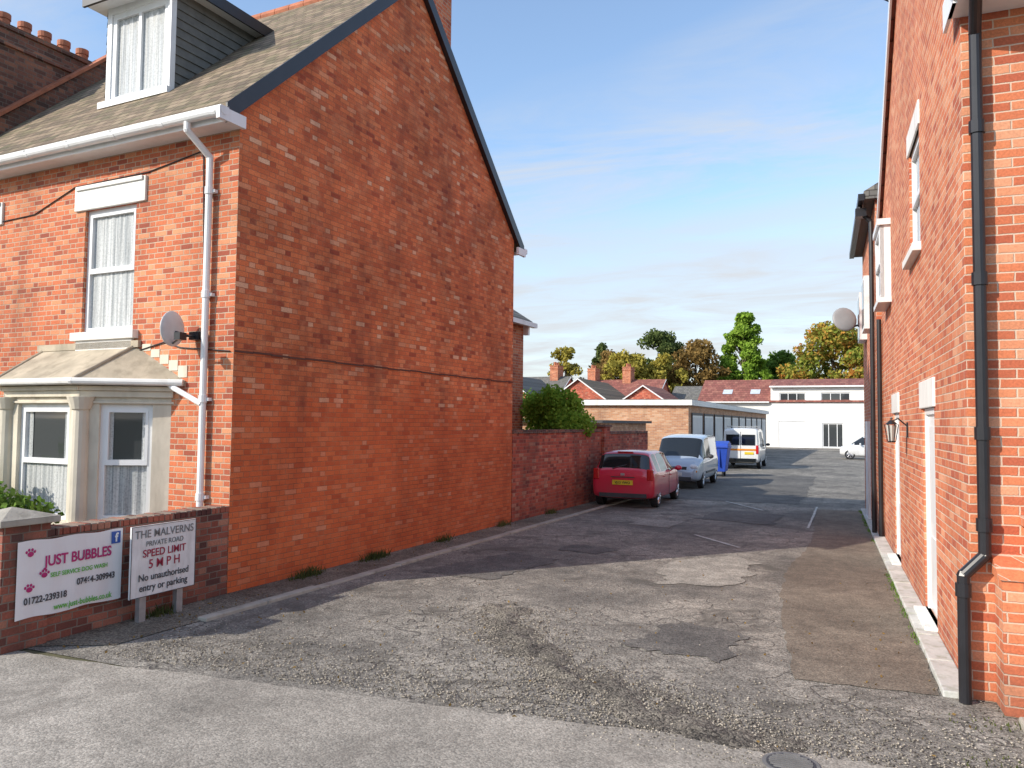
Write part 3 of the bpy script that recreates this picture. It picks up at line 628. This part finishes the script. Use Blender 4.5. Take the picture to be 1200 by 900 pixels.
# ------------------------------------------------------------ garage block
gb=empty('garage_block',(-6.4,36,0),-1.5)
mb=MB(); mb.box(-9,0,0,31,0,2.95); mb.obj('walls',buff_br,gb)
mb=MB(); mb.box(-9.2,.2,-.2,31.2,2.951,3.2); mb.obj('fascia',whitep,gb)
mb=MB(); mb.box(-9.1,.1,-.1,31.1,3.201,3.23); mb.obj('roof',dkgrey,gb)
mb=MB()
for i in range(10):
    y0=.7+i*3.0; mb.box(.001,.05,y0,y0+2.4,0.03,2.5,0); mb.box(.02,.06,y0-.1,y0,0,2.62,1); mb.box(.02,.06,y0+2.4,y0+2.5,0,2.62,1); mb.box(.02,.06,y0,y0+2.4,2.5,2.62,1)
    for k in range(11): mb.box(.05,.065,y0+.1+k*.2,y0+.2+k*.2,.1,2.42,0)
mb.obj('garage_doors',[garage_w,dkgrey],gb)
mb=MB(); mb.window(-3.6,-2.2,1.2,2.2,y=-.06,split=None,vert=[.5],curt=False); mb.window(-7,-5.6,1.2,2.2,y=-.06,split=None,vert=[.5],curt=False); mb.obj('windows',WM,gb)
ob=empty('outbuilding',(-7.2,27,0),-3)
mb=MB(); mb.box(-5,-.8,0,6.,0,2.1); mb.obj('walls',buff_br,ob); mb=MB(); mb.box(-5.2,-.6,-.2,6.2,2.101,2.2); mb.obj('roof',dkgrey,ob)
# ------------------------------------------------------------ white building
wb=empty('white_house',(-12.6,77,0),0)
mb=MB()
mb.wall(6.6,4.3,[(1.2,3.4,.9,1.9)],t=.1); mb.T=RZ(0,(6.6,-.15,0))
mb.wall(15,5.65,[(.7,3.0,.02,2.45),(.8,3.1,4.1,5.1),(4.4,6.9,4.1,5.1),(4.5,6.3,.05,2.3),(9.5,11.5,1,2.3),(9.5,12,4.1,5.1)],t=.14)
mb.T=Matrix.Identity(4); mb.quad((6.6,-.15,0),(6.6,-.15,5.65),(6.6,8,5.65),(6.6,8,0)); mb.quad((0,0,0),(0,0,4.3),(0,9,4.3),(0,9,0)); mb.quad((21.6,-.15,0),(21.6,9,0),(21.6,9,5.65),(21.6,-.15,5.65))
mb.add([(0,0,4.3),(0,9,4.3),(0,4.5,6.5)],[(0,1,2)])
mb.obj('walls',render_w,wb)
mb=MB(); mb.prx([(-.3,4.2),(4.5,6.45),(9.3,4.2),(9.3,4.32),(4.5,6.6),(-.3,4.32)],-.2,21.8); mb.prx([(-.45,5.66),(4.4,6.5),(4.5,6.62),(-.45,5.78)],6.5,21.9); mb.obj('roof',roof_r,wb)
mb=MB(); mb.box(-.2,6.48,-.42,-.3,4.16,4.28,0); mb.box(6.5,21.9,-.55,-.45,5.6,5.74,0); mb.obj('gutter',white,wb)
rl=plain('rooflight',(.55,.6,.65),.1)
mb=MB()
for xx in (2.,4.6): mb.add([(xx,1.2,5.06),(xx+.9,1.2,5.06),(xx+.9,2.2,5.53),(xx,2.2,5.53)],[(0,1,2,3)],0)
mb.obj('rooflights',rl,wb)
mb=MB(); mb.T=RZ(0,(6.6,-.15,0))
mb.window(.8,3.1,4.1,5.1,split=None,vert=[.33,.66],curt=False,fw=.09); mb.window(4.4,6.9,4.1,5.1,split=None,vert=[.33,.66],curt=False,fw=.09); mb.window(4.5,6.3,.05,2.3,split=None,vert=[.3,.7],curt=False,fw=.1); mb.window(9.5,11.5,1,2.3,split=None,vert=[.5],curt=False); mb.window(9.5,12,4.1,5.1,split=None,vert=[.33,.66],curt=False)
mb.box(.7,3.0,.06,.1,.02,2.45,0)
for k in range(9): mb.box(.75,2.95,.045,.06,.1+k*.26,.3+k*.26,0)
mb.T=Matrix.Identity(4); mb.window(1.2,3.4,.9,1.9,split=None,vert=[.5],curt=False)
mb.obj('windows_and_doors',WM,wb)
# ------------------------------------------------------------ distant houses
def house(loc,rz,w,d,ev_,rg,roofm,wallm,chim,gableaxis='x',name='brick_house'):
    e=empty(name,(*loc,0),rz)
    mb=MB()
    if gableaxis=='x':
        mb.wall(w,ev_,[(w*.15,w*.15+1,ev_-1.7,ev_-.4),(w*.65,w*.65+1,ev_-1.7,ev_-.4)],t=.1)
        mb.quad((0,d,0),(0,d,ev_),(w,d,ev_),(w,d,0)); mb.add([(0,0,0),(0,d,0),(0,d,ev_),(0,d/2,rg),(0,0,ev_)],[(4,3,2,1,0)]); mb.add([(w,0,0),(w,d,0),(w,d,ev_),(w,d/2,rg),(w,0,ev_)],[(0,1,2,3,4)])
    else:
        mb.wall(w,ev_,[(w*.4,w*.4+1,ev_-1.7,ev_-.4)],t=.1); mb.add([(0,0,ev_),(w,0,ev_),(w/2,0,rg)],[(0,1,2)]); mb.add([(0,d,ev_),(w,d,ev_),(w/2,d,rg)],[(2,1,0)])
        mb.quad((0,0,0),(0,0,ev_),(0,d,ev_),(0,d,0)); mb.quad((w,0,0),(w,d,0),(w,d,ev_),(w,0,ev_)); mb.quad((0,d,0),(0,d,ev_),(w,d,ev_),(w,d,0))
    mb.obj('walls',wallm,e)
    mb=MB()
    if gableaxis=='x': roofpair(mb,-.15,w+.15,d,ev_,rg,.3,.12,0)
    else: mb.pry([(-.3,ev_-.2),(w/2,rg),(w+.3,ev_-.2),(w+.3,ev_-.08),(w/2,rg+.14),(-.3,ev_-.08)],-.2,d+.2)
    mb.obj('roof',roofm,e)
    mb=MB()
    if gableaxis=='x':
        mb.window(w*.15,w*.15+1,ev_-1.7,ev_-.4,curt=False); mb.window(w*.65,w*.65+1,ev_-1.7,ev_-.4,curt=False)
        mb.prx([(-.34,ev_-.25),(-.32,ev_-.25),(d/2,rg-.02),(d/2,rg+.1),(-.34,ev_-.12)],w+.151,w+.2,0)
    else:
        mb.window(w*.4,w*.4+1,ev_-1.7,ev_-.4,curt=False)
        for s_ in (0,1):
            X=lambda q:q if not s_ else w-q
            pl=[(X(-.32),ev_-.24),(X(w/2),rg-.02),(X(w/2),rg+.1),(X(-.32),ev_-.1)]
            mb.pry(pl if not s_ else pl[::-1],-.25,-.201,0)
    mb.obj('windows_and_trim',WM,e)
    mb=MB(); m2=MB()
    for (cx,cy,top) in chim: chimney(mb,cx-.45,cx+.45,cy-.9,cy+.9,rg-1.5,top,[(cx,cy-.55),(cx,cy),(cx,cy+.55)],m2,pr=.13,ph=.4)
    if chim: mb.obj('chimneys',front_br,e); m2.obj('chimney_pots',terra,e)
house((-36,76),0,9,8,4.8,7.0,roof_s,lane_br,[(1,4,8.0),(7.5,4,8.2)])
house((-31.5,68),0,4.5,9,4.5,6.5,roof_s,lane_br,[],'y')
house((-26.5,80),0,9,8,4.7,6.8,roof_r,lane_br,[(1,4,8.1),(5,4,8.2)])
house((-25.5,70),0,5.5,10,4.2,6.2,roof_t,lane_br,[],'y')
house((-19.5,72),0,5,9,3.9,5.6,roof_r,lane_br,[],'y')
house((-17.,84),0,9,8,4.2,6.2,roof_s,render_w,[])
# ------------------------------------------------------------ trees
def leaves(name,pts,size,mat,parent=None):
    n=len(pts); pts=np.asarray(pts); u=rng.normal(size=(n,3)); u/=np.linalg.norm(u,axis=1,keepdims=True); w=rng.normal(size=(n,3)); w=np.cross(u,w); w/=np.linalg.norm(w,axis=1,keepdims=True)
    s=(size*rng.uniform(.6,1.3,n))[:,None]
    V=np.stack([pts-u*s,pts-w*s*.6,pts+u*s,pts+w*s*.6],1).reshape(-1,3); F=np.arange(4*n).reshape(n,4)
    return npobj(name,V,F,[mat],parent=parent)
def tree(name,loc,H,r,mat,shape='round',n=4500,size=.2,seed=0,base=.25):
    R=np.random.default_rng(seed); e=empty(name,(*loc,0))
    mb=MB(); mb.cyl((0,0,0),(.1,0,H*.5),H*.022,H*.012,n=8); mb.cyl((.1,0,H*.5),(0,.1,H*.93),H*.012,H*.003,n=6)
    cl=[]
    K=60 if shape=='round' else 110
    for k in range(K):
        z=R.uniform(base,1.0)
        if shape=='round': rr_=math.sqrt(max(.02,1-((z-(base+1)/2)/((1-base)/2))**2))
        else: rr_=((1-z)/(1-base))**.75+.06
        a=R.uniform(0,6.28); rad_=r*rr_*math.sqrt(R.uniform(.05,1))*R.uniform(.8,1.12)
        c=np.array([rad_*math.cos(a),rad_*math.sin(a),z*H*.97]); cs=R.uniform(.55,1.1)*r*(.32 if shape=='round' else .22)
        cl.append((c,cs))
        if k%3==0: mb.cyl((.05,.02,max(H*.2,c[2]-r*.7)),tuple(c),H*.006,H*.001,n=5)
    mb.obj('trunk_and_limbs',bark,e)
    pts=[]
    w=np.array([cs**2 for c,cs in cl]); w/=w.sum(); ch=R.choice(len(cl),n,p=w)
    for i in ch:
        c,cs=cl[i]; d=R.normal(size=3); d/=np.linalg.norm(d); pts.append(c+d*cs*R.uniform(.45,1.1)*np.array([1,1,.75]))
    leaves('foliage',pts,size,mat,e); return e
tree('tree',(-12.1,109),17.8,4.5,lf_light,'cone',17000,.27,1,.2)
tree('tree',(-23.4,110),15.2,4.2,lf_dark,'round',10000,.26,2)
tree('tree',(-18.0,106),13.2,4.4,lf_brown,'round',10000,.25,3)
tree('tree',(-25.5,98),11.2,3.4,lf_yel,'round',8000,.23,4)
tree('tree',(-35.8,104),13.2,2.5,lf_yel,'round',4500,.23,5)
tree('conifer_tree',(-34.,116),14.6,3.0,lf_dark,'cone',6000,.25,6)
tree('tree',(-.9,108),14.8,5.6,lf_mix,'round',15000,.27,7)
tree('tree',(-7.0,116),12.6,3.8,lf_green,'round',8000,.26,8)
tree('tree',(4.6,104),13,4,lf_mix,'round',8000,.26,9)
tree('tree',(-29.5,106),12,3.8,lf_brown,'round',7000,.25,10)
tree('tree',(-21.,101),10.8,3.,lf_yel,'round',6000,.24,12)
R_=np.random.default_rng(33); pts=[]
for k in range(170):
    x=R_.uniform(-75,60); c=np.array([x,R_.uniform(124,138),R_.uniform(1,9.)]); s_=R_.uniform(1.3,2.6)
    for j in range(120):
        d=R_.normal(size=3); d/=np.linalg.norm(d); pts.append(c+d*s_*R_.uniform(.4,1.1))
leaves('distant_trees',pts,.42,lf_green)
def bush(name,loc,rx,ry,z0,z1,n,size,mat,seed):
    R=np.random.default_rng(seed); pts=[]; e=empty(name,(*loc,0)); cl=[]
    for k in range(26):
        a=R.uniform(0,6.28); q=math.sqrt(R.uniform(0,1)); z=R.uniform(z0,z1)
        f=math.sqrt(max(.1,1-((z-z0)/(z1-z0))**2*.9)); cl.append(np.array([rx*q*f*math.cos(a),ry*q*f*math.sin(a),z]))
    for i in range(n):
        c=cl[R.integers(len(cl))]; d=R.normal(size=3); d/=np.linalg.norm(d); pts.append(c+d*R.uniform(.3,1)*min(rx,ry)*.42)
    mb=MB()
    for c in cl[::2]: mb.cyl((0,0,0),tuple(c),.025,.006,n=5)
    mb.obj('stems',bark,e); leaves('foliage',pts,size,mat,e)
bush('shrub',(-7.1,19.5),1.15,.9,1.2,2.8,13000,.055,lf_light,1)
bush('shrub',(-8.4,5.7),.6,.5,.3,1.3,3500,.04,lf_green,2)
bush('shrub',(-10.4,6.2),.9,.5,.3,1.7,4500,.04,lf_light,3)
bush('shrub',(-11.5,30),1.6,1.4,.5,3.0,5000,.07,lf_green,4)
bush('shrub',(2.6,7.15),.45,.3,1.2,1.7,1200,.03,lf_yel,6)
def grass(name,n,samp,hmin,hmax,mat):
    V=[];F=[]
    for i in range(n):
        x,y,z=samp(); a=random.uniform(0,6.28); h=random.uniform(hmin,hmax); w=.004+.006*random.random(); l=random.uniform(-.5,.5)*h; m_=random.uniform(-.5,.5)*h
        dx,dy=math.cos(a)*w,math.sin(a)*w; k=len(V)
        V+=[(x-dx,y-dy,z),(x+dx,y+dy,z),(x+dx*.6+l*.5,y+dy*.6+m_*.5,z+h*.6),(x+l,y+m_,z+h)]; F.append((k,k+1,k+2,k+3))
    return npobj(name,np.array(V),np.array(F),[mat])
cls=[8.6,8.75,10.1,10.2,10.3,12.2,14.5,6.3,17]
def gs():
    c=random.choice(cls); return (-6.72+(c-7.4)*.052+abs(random.gauss(0,.06)),c+random.gauss(0,.13),0)
grass('weeds',1300,gs,.02,.14,lf_weed)
cl2=[random.uniform(7,21) for _ in range(16)]
def gs2():
    c=random.choice(cl2); return (.71-(c-7)*.018+random.gauss(0,.025),c+random.gauss(0,.18),0)
grass('weeds',1100,gs2,.01,.04,lf_green)
def gs3():
    return (.7+random.uniform(0,1.6),5.6+random.gauss(0,.08)+random.choice([0,.15,.9]),0)
grass('weeds',350,gs3,.012,.04,lf_weed)
def ls():
    return (random.uniform(-6.6,1),5.2+abs(random.gauss(0,3.)),.008)
p=[ls() for _ in range(200)]+[(.75+random.gauss(0,.3),7+random.uniform(0,6),.01) for _ in range(60)]+[(-6.4+random.gauss(0,.2),5+random.uniform(0,10),.01) for _ in range(150)]
leaves('fallen_leaves',p,.016,lf_brown)
# ------------------------------------------------------------ vehicles
def paint(name,c,coat=1.): 
    m,nt,b=newmat(name); b.inputs['Roughness'].default_value=.35; b.inputs['Coat Weight'].default_value=coat; b.inputs['Coat Roughness'].default_value=.04
    oc=OBJC(nt); n=NOISE(nt,oc,2.5,3,.6); sp=nd(nt,'ShaderNodeSeparateXYZ'); put(nt,sp.inputs[0],oc)
    d=M(nt,'MULTIPLY',MR(nt,sp.outputs[2],.2,.75,.45,0.),MR(nt,n,.3,.7)); put(nt,b.inputs['Base Color'],MIX(nt,d,c,(.12,.10,.08))); return m
m_=newmat('car_glass'); carglass=m_[0]; m_[2].inputs['Base Color'].default_value=(.015,.018,.02,1); m_[2].inputs['Roughness'].default_value=.04; m_[2].inputs['Specular IOR Level'].default_value=.8
tyre=plain('tyre',(.025,.025,.027),.85,.2,9.); rimm=plain('rim',(.5,.5,.52),.3,.1,5.,metal=.8); redl=plain('tail_lamp',(.5,.012,.015),.15,.1,coat=1.); lampw=plain('head_lamp',(.7,.72,.75),.08,.1,coat=1.); platey=plain('plate_yellow',(.75,.55,.03),.4); platew=plain('plate_white',(.75,.75,.73),.4); orng=plain('indicator',(.7,.25,.03),.2)
def vehicle(name,loc,rz,st,side,top,pm,wy,wr,W,sz=1.):
    e=empty(name,loc,rz); e.scale=(1,1,sz); V=[];F=[];MI=[]
    for (y,zb,w,zt_,wt,zz) in st:
        h=zt_-zb
        r=[(0,zb),(w*.86,zb),(w*.97,zb+.07),(w,zb+h*.42),(w*.985,zt_-.04),(w*.955,zt_),(wt,max(zz-.07,zt_+.002)),(wt*.86,zz),(0,zz+.015)]
        ring=r+[(-a,b2) for a,b2 in r[7:0:-1]]
        V+=[(a,y,b2) for a,b2 in ring]
    n=16
    for s_ in range(len(st)-1):
        for k in range(n):
            F.append((s_*n+k,s_*n+(k+1)%n,(s_+1)*n+(k+1)%n,(s_+1)*n+k))
            mi=0
            if k in (5,10) and s_ in side: mi=1
            if k in (6,7,8,9) and s_ in top: mi=1
            MI.append(mi)
    F.append(tuple(range(n))[::-1]); MI.append(0); L=(len(st)-1)*n; F.append(tuple(range(L,L+n))); MI.append(0)
    me=D.meshes.new(name+'_tmp'); me.from_pydata(V,[],F); me.update()
    for mt in (pm,carglass,dkgrey): me.materials.append(mt)
    me.polygons.foreach_set('material_index',MI)
    bm=bmesh.new(); bm.from_mesh(me); bmesh.ops.recalc_face_normals(bm,faces=bm.faces)
    cr=bm.edges.layers.float.new('crease_edge')
    for ed in bm.edges:
        a,b2=ed.verts[0].index,ed.verts[1].index
        ka,kb=a%n,b2%n; sa,sb_=a//n,b2//n
        if ka==kb and ka in (5,11): ed[cr]=.75
        elif ka==kb and ka in (6,10): ed[cr]=.35
        ms={f.material_index for f in ed.link_faces}
        if len(ms)>1: ed[cr]=max(ed[cr],.7)
        if sa==sb_ and sa in (0,len(st)-1): ed[cr]=.45
    bm.to_mesh(me); bm.free()
    o=D.objects.new('tmp',me); S.collection.objects.link(o)
    sb=o.modifiers.new('s','SUBSURF'); sb.levels=3; sb.render_levels=3
    cut=MB()
    for y in wy: cut.cyl((-W,y,wr),(W,y,wr),wr+.055,n=32,m=0)
    co=cut.obj('cut',[dkgrey]); 
    bo=o.modifiers.new('b','BOOLEAN'); bo.operation='DIFFERENCE'; bo.object=co; bo.solver='EXACT'
    try: bo.material_mode='TRANSFER'
    except: pass
    bpy.context.view_layer.update(); dg=bpy.context.evaluated_depsgraph_get()
    nm=D.meshes.new_from_object(o.evaluated_get(dg),preserve_all_data_layers=False,depsgraph=dg)
    D.objects.remove(o); D.objects.remove(co)
    nm.polygons.foreach_set('use_smooth',[True]*len(nm.polygons))
    try: nm.set_sharp_from_angle(angle=rad(38))
    except: pass
    ob=D.objects.new('body',nm); S.collection.objects.link(ob); ob.parent=e
    mb=MB(); mb.box(-W*.30,W*.30,wy[0]-.4,wy[1]+.4,wr*.75,.6); mb.obj('chassis',dkgrey,e)
    for y in wy:
        for sx in (-1,1):
            mb=MB(); xo=sx*(W/2-.02); xi=sx*(W/2-.21)
            prof=[(xi,wr*.9),(xi+sx*.02,wr),(xo-sx*.03,wr),(xo-sx*.005,wr*.93),(xo,wr*.72),(xo-sx*.015,wr*.66)]
            N=28; vs=[]
            for (px,pr) in prof:
                for k in range(N): a=2*math.pi*k/N; vs.append((px,y+pr*math.cos(a),wr+pr*math.sin(a)))
            mb.add(vs,[(i*N+k,i*N+(k+1)%N,(i+1)*N+(k+1)%N,(i+1)*N+k) for i in range(len(prof)-1) for k in range(N)],0)
            mb.cyl((xo-sx*.06,y,wr),(xo-sx*.05,y,wr),wr*.67,n=N,m=2)
            for k in range(7):
                a=2*math.pi*k/7; mb.cyl((xo-sx*.02,y+.04*math.cos(a),wr+.04*math.sin(a)),(xo-sx*.03,y+wr*.66*math.cos(a),wr+wr*.66*math.sin(a)),.028,.034,n=6,m=1)
            mb.cyl((xo-sx*.05,y,wr),(xo-sx*.01,y,wr),.055,n=12,m=1)
            for k in range(N):
                a=2*math.pi*k/N; a2=2*math.pi*(k+1)/N
                mb.cyl((xo-sx*.02,y+wr*.66*math.cos(a),wr+wr*.66*math.sin(a)),(xo-sx*.02,y+wr*.66*math.cos(a2),wr+wr*.66*math.sin(a2)),.012,n=5,m=1)
            mb.obj('wheel',[tyre,rimm,dark],e)
    return e
hst=[(-1.77,.34,.70,.80,.62,.84),(-1.74,.26,.78,.92,.68,.96),(-1.70,.24,.80,.93,.67,1.02),(-1.52,.22,.815,.93,.62,1.40),(-1.40,.20,.82,.93,.60,1.46),(-.98,.19,.82,.92,.60,1.48),(-.92,.19,.82,.92,.60,1.48),(-.10,.18,.82,.90,.59,1.48),(-.04,.18,.82,.90,.59,1.475),(.42,.18,.82,.89,.58,1.43),(.95,.19,.82,.89,.60,1.08),(1.08,.19,.82,.88,.62,.97),(1.5,.20,.79,.80,.60,.86),(1.70,.24,.70,.68,.50,.74),(1.78,.30,.58,.56,.42,.60)]
red=paint('car_paint_red',(.62,.012,.05))
c1=vehicle('parked_car',(-5.0,20.75,0),0,hst,(4,6,8,9),(2,9,10),red,(-1.2,1.2),.28,1.64,.95)
mb=MB()
for sx in (-1,1): mb.box(min(sx*.60,sx*.76),max(sx*.60,sx*.76),-1.785,-1.64,.72,1.02,0)
mb.obj('tail_lamps',redl,c1,bevel=.03)
mb=MB(); mb.box(-.26,.26,-1.80,-1.775,.60,.72,0); mb.obj('number_plate',platey,c1)
text(c1,'plate_text','VJ13 VWO',.085,(0,-1.805,.63),(rad(90),0,0),black,.002)
mb=MB(); mb.box(-.6,.6,-1.79,-1.6,.27,.38,0); mb.box(-.05,.05,-1.79,-1.74,.84,.90,1); mb.box(-.3,.3,-1.79,-1.765,.79,.81,0); mb.pipe([(-.28,-1.73,1.02),(.18,-1.62,1.15)],.012); mb.box(-.2,.2,-1.52,-1.44,1.43,1.46,2)
mb.obj('bumper_insert',[dkgrey,rimm,redl],c1,bevel=.01)
def mirrors(e,x,y,z,m):
    mb=MB()
    for sx in (-1,1): mb.sph((sx*(x+.1),y,z),.1,n=12,sc=(1,.6,.75)); mb.cyl((sx*(x-.1),y,z-.03),(sx*(x+.05),y,z-.03),.02,n=6)
    mb.obj('mirrors',m,e,smooth=True)
mirrors(c1,.83,.6,.95,red)
mb=MB()
for sx in (-1,1):
    for y in (-.75,.12): mb.box(sx*.825-.012,sx*.825+.012,y,y+.17,.77,.80)
    for y in (-.10,.98): mb.box(sx*.822-.003,sx*.822+.003,y,y+.012,.3,.86,1)
mb.obj('door_handles',[red,dark],c1)
vst=[(-2.12,.34,.74,.98,.68,1.70),(-2.08,.30,.80,1.0,.70,1.78),(-2.0,.26,.84,1.02,.72,1.81),(-.3,.24,.85,1.02,.72,1.83),(-.22,.24,.85,1.0,.72,1.83),(.62,.24,.85,.98,.70,1.76),(.72,.24,.85,.98,.70,1.72),(1.25,.24,.84,.98,.66,1.22),(1.36,.24,.84,.96,.66,1.08),(1.8,.24,.80,.88,.62,.96),(2.02,.28,.72,.72,.52,.80),(2.12,.32,.6,.58,.42,.62)]
blue=paint('van_paint_silver_blue',(.42,.50,.60))
v1=vehicle('parked_van',(-4.95,27.3,0),180,vst,(4,6),(6,7),blue,(-1.35,1.3),.31,1.7,.95)
mb=MB()
for sx in (-1,1): mb.sph((sx*.60,1.93,.74),.16,n=14,sc=(.9,.7,.75),m=0); mb.sph((sx*.68,1.98,.60),.05,m=1)
mb.obj('headlamps',[lampw,orng],v1,smooth=True)
mb=MB(); mb.box(-.40,.40,2.0,2.10,.66,.76,0); mb.box(-.55,.55,2.04,2.13,.30,.42,0); mb.box(-.26,.26,2.12,2.15,.46,.57,1); mb.box(.80,.865,-1.0,.9,.5,.56,0); mb.box(-.865,-.8,-1.0,.9,.5,.56,0); mb.pipe([(-.5,1.32,1.1),(0,1.22,1.22)],.012)
mb.obj('grille_and_bumper',[dkgrey,platew],v1,bevel=.01); mirrors(v1,.88,.85,1.08,dkgrey)
whp=paint('van_paint_white',(.75,.76,.76))
v2st=[(-2.12,.36,.80,1.02,.74,1.80),(-2.09,.30,.84,1.05,.76,1.88),(-2.0,.27,.87,1.06,.78,1.92)]+[(a,b2,c_+.02,d_+.03,w_+.05,z_+.1) for a,b2,c_,d_,w_,z_ in vst[3:8]]+vst[8:]
v2=vehicle('parked_van',(-4.35,40.3,0),0,v2st,(4,6),(6,7),whp,(-1.35,1.3),.32,1.76)
mb=MB()
for a,b2 in ((-.66,-.06),(.06,.66)): mb.box(a,b2,-2.15,-2.12,1.12,1.62,0)
mb.box(-.7,.7,-2.2,-2.1,.32,.5,0); mb.box(-.008,.008,-2.135,-2.115,.5,1.75,0); mb.box(.18,.6,-2.14,-2.12,.68,.80,2)
for sx in (-1,1): mb.box(min(sx*.70,sx*.82),max(sx*.70,sx*.82),-2.16,-2.05,.72,1.12,1)
mb.box(-.72,.72,-2.14,-2.115,.86,.95,3)
mb.obj('rear_fittings',[carglass,redl,platey,orng],v2,bevel=.012); mirrors(v2,.9,.9,1.1,dkgrey)
mb=MB()
for y in (-1.5,-.6,.3): mb.box(-.7,.7,y,y+.04,1.97,2.0)
for sx in (-.66,.66): mb.box(sx-.015,sx+.015,-1.6,.45,2.0,2.03)
mb.obj('roof_rack',steel,v2)
c3=vehicle('parked_car',(1.75,53.6,0),90,hst,(4,6,8,9),(2,9,10),whp,(-1.2,1.2),.3,1.64)
mb=MB(); [mb.sph((sx*.55,1.62,.68),.14,n=12,sc=(1,.8,.7)) for sx in (-1,1)]; mb.obj('headlamps',lampw,c3,smooth=True); mirrors(c3,.83,.6,.95,whp)
# ------------------------------------------------------------ blue bin
bb=empty('wheeled_bin',(-4.75,32.4,0),0); bm_=plain('bin_blue',(.02,.07,.42),.45,.1,3.)
mb=MB()
def frus(x0,x1,y0,y1,z0,a0,a1,b0,b1,z1,m=0):
    mb.add([(x0,y0,z0),(x1,y0,z0),(x1,y1,z0),(x0,y1,z0),(a0,b0,z1),(a1,b0,z1),(a1,b1,z1),(a0,b1,z1)],[(0,3,2,1),(4,5,6,7),(0,1,5,4),(1,2,6,5),(2,3,7,6),(3,0,4,7)],m)
frus(-.5,.5,-.4,.4,.2,-.62,.62,-.5,.5,1.15); mb.box(-.66,.66,-.54,.54,1.151,1.2); mb.prx([(-.54,1.201),(.54,1.201),(.5,1.32),(0,1.42),(-.45,1.32)],-.63,.63)
for sx in (-.4,.4):
    for sy in (-.3,.3): mb.cyl((sx-.03,sy,.1),(sx+.03,sy,.1),.1,n=14,m=1); mb.box(sx-.02,sx+.02,sy-.02,sy+.02,.1,.25,1)
for sx in (-.3,0,.3): mb.box(sx-.02,sx+.02,-.52,-.44,.4,1.1,0)
mb.obj('bin',[bm_,tyre],bb,bevel=.015)
oc_=MB(); oc_.pipe([(1.1,13,8.4),(-.5,12.,9.0),(-3,10.5,10.2),(-8,8,12)],.012,n=5); oc_.obj('overhead_cable',black)
# ------------------------------------------------------------ light
sd=Vector((1.15,1.3,-1.)).normalized()
sun=D.lights.new('sun','SUN'); sun.energy=5.; sun.angle=rad(.53); sun.color=(1,.92,.80)
so=D.objects.new('sun',sun); so.rotation_euler=sd.to_track_quat('-Z','Y').to_euler(); S.collection.objects.link(so)
W=D.worlds.new('World'); S.world=W; W.use_nodes=True; nt=W.node_tree; bg=nt.nodes['Background']
sky=nd(nt,'ShaderNodeTexSky',sky_type='NISHITA'); sky.sun_disc=False; sky.sun_elevation=math.asin(-sd.z); sky.sun_rotation=math.atan2(-sd.x,-sd.y); sky.air_density=1.; sky.dust_density=.6; sky.ozone_density=1.2
tc=nd(nt,'ShaderNodeTexCoord'); sp=nd(nt,'ShaderNodeSeparateXYZ'); put(nt,sp.inputs[0],tc.outputs['Generated'])
zz=M(nt,'MAXIMUM',sp.outputs[2],0.); den=M(nt,'ADD',zz,.12)
cb=nd(nt,'ShaderNodeCombineXYZ'); put(nt,cb.inputs[0],M(nt,'DIVIDE',sp.outputs[0],den)); put(nt,cb.inputs[1],M(nt,'DIVIDE',sp.outputs[1],den))
mp=nd(nt,'ShaderNodeMapping'); put(nt,mp.inputs['Vector'],cb.outputs[0]); mp.inputs['Rotation'].default_value=(0,0,rad(-25)); mp.inputs['Scale'].default_value=(.8,1.9,1); mp.inputs['Location'].default_value=(1.3,.2,0)
n1=NOISE(nt,mp.outputs[0],1.5,8,.64,.6); n2=NOISE(nt,mp.outputs[0],.55,3,.5,.2)
wisp=M(nt,'MULTIPLY',MR(nt,n1,.40,.68),MR(nt,n2,.36,.58))
# cloud bank edge modulated by noise
zb=M(nt,'ADD',zz,M(nt,'MULTIPLY',M(nt,'SUBTRACT',n2,.5),.22))
low=MR(nt,zb,.20,.31,1.,0.,True)
bank=M(nt,'MULTIPLY',low,MR(nt,n1,.30,.62,.55,1.))
fac=M(nt,'MAXIMUM',M(nt,'ADD',M(nt,'MULTIPLY',wisp,.8),.06),M(nt,'MULTIPLY',bank,.92))
skb=MIX(nt,1.,sky.outputs[0],(1.8,1.9,1.95),'MULTIPLY')
col=MIX(nt,fac,skb,(5.2,5.35,5.6))
nt.links.new(col,bg.inputs[0]); bg.inputs[1].default_value=.14
# ------------------------------------------------------------ camera
cam=D.cameras.new('camera'); cam.lens=27.3; cam.sensor_width=36; cam.clip_end=4000; cam.clip_start=.05
co=D.objects.new('camera',cam); S.collection.objects.link(co); S.camera=co
co.matrix_world=Matrix.Translation((0,0,2.1))@Matrix.Rotation(rad(22.9),4,'Z')@Matrix.Rotation(rad(92.8),4,'X')@Matrix.Rotation(rad(.6),4,'Z')
S.view_settings.view_transform='Standard'; S.view_settings.look='None'; S.view_settings.exposure=0
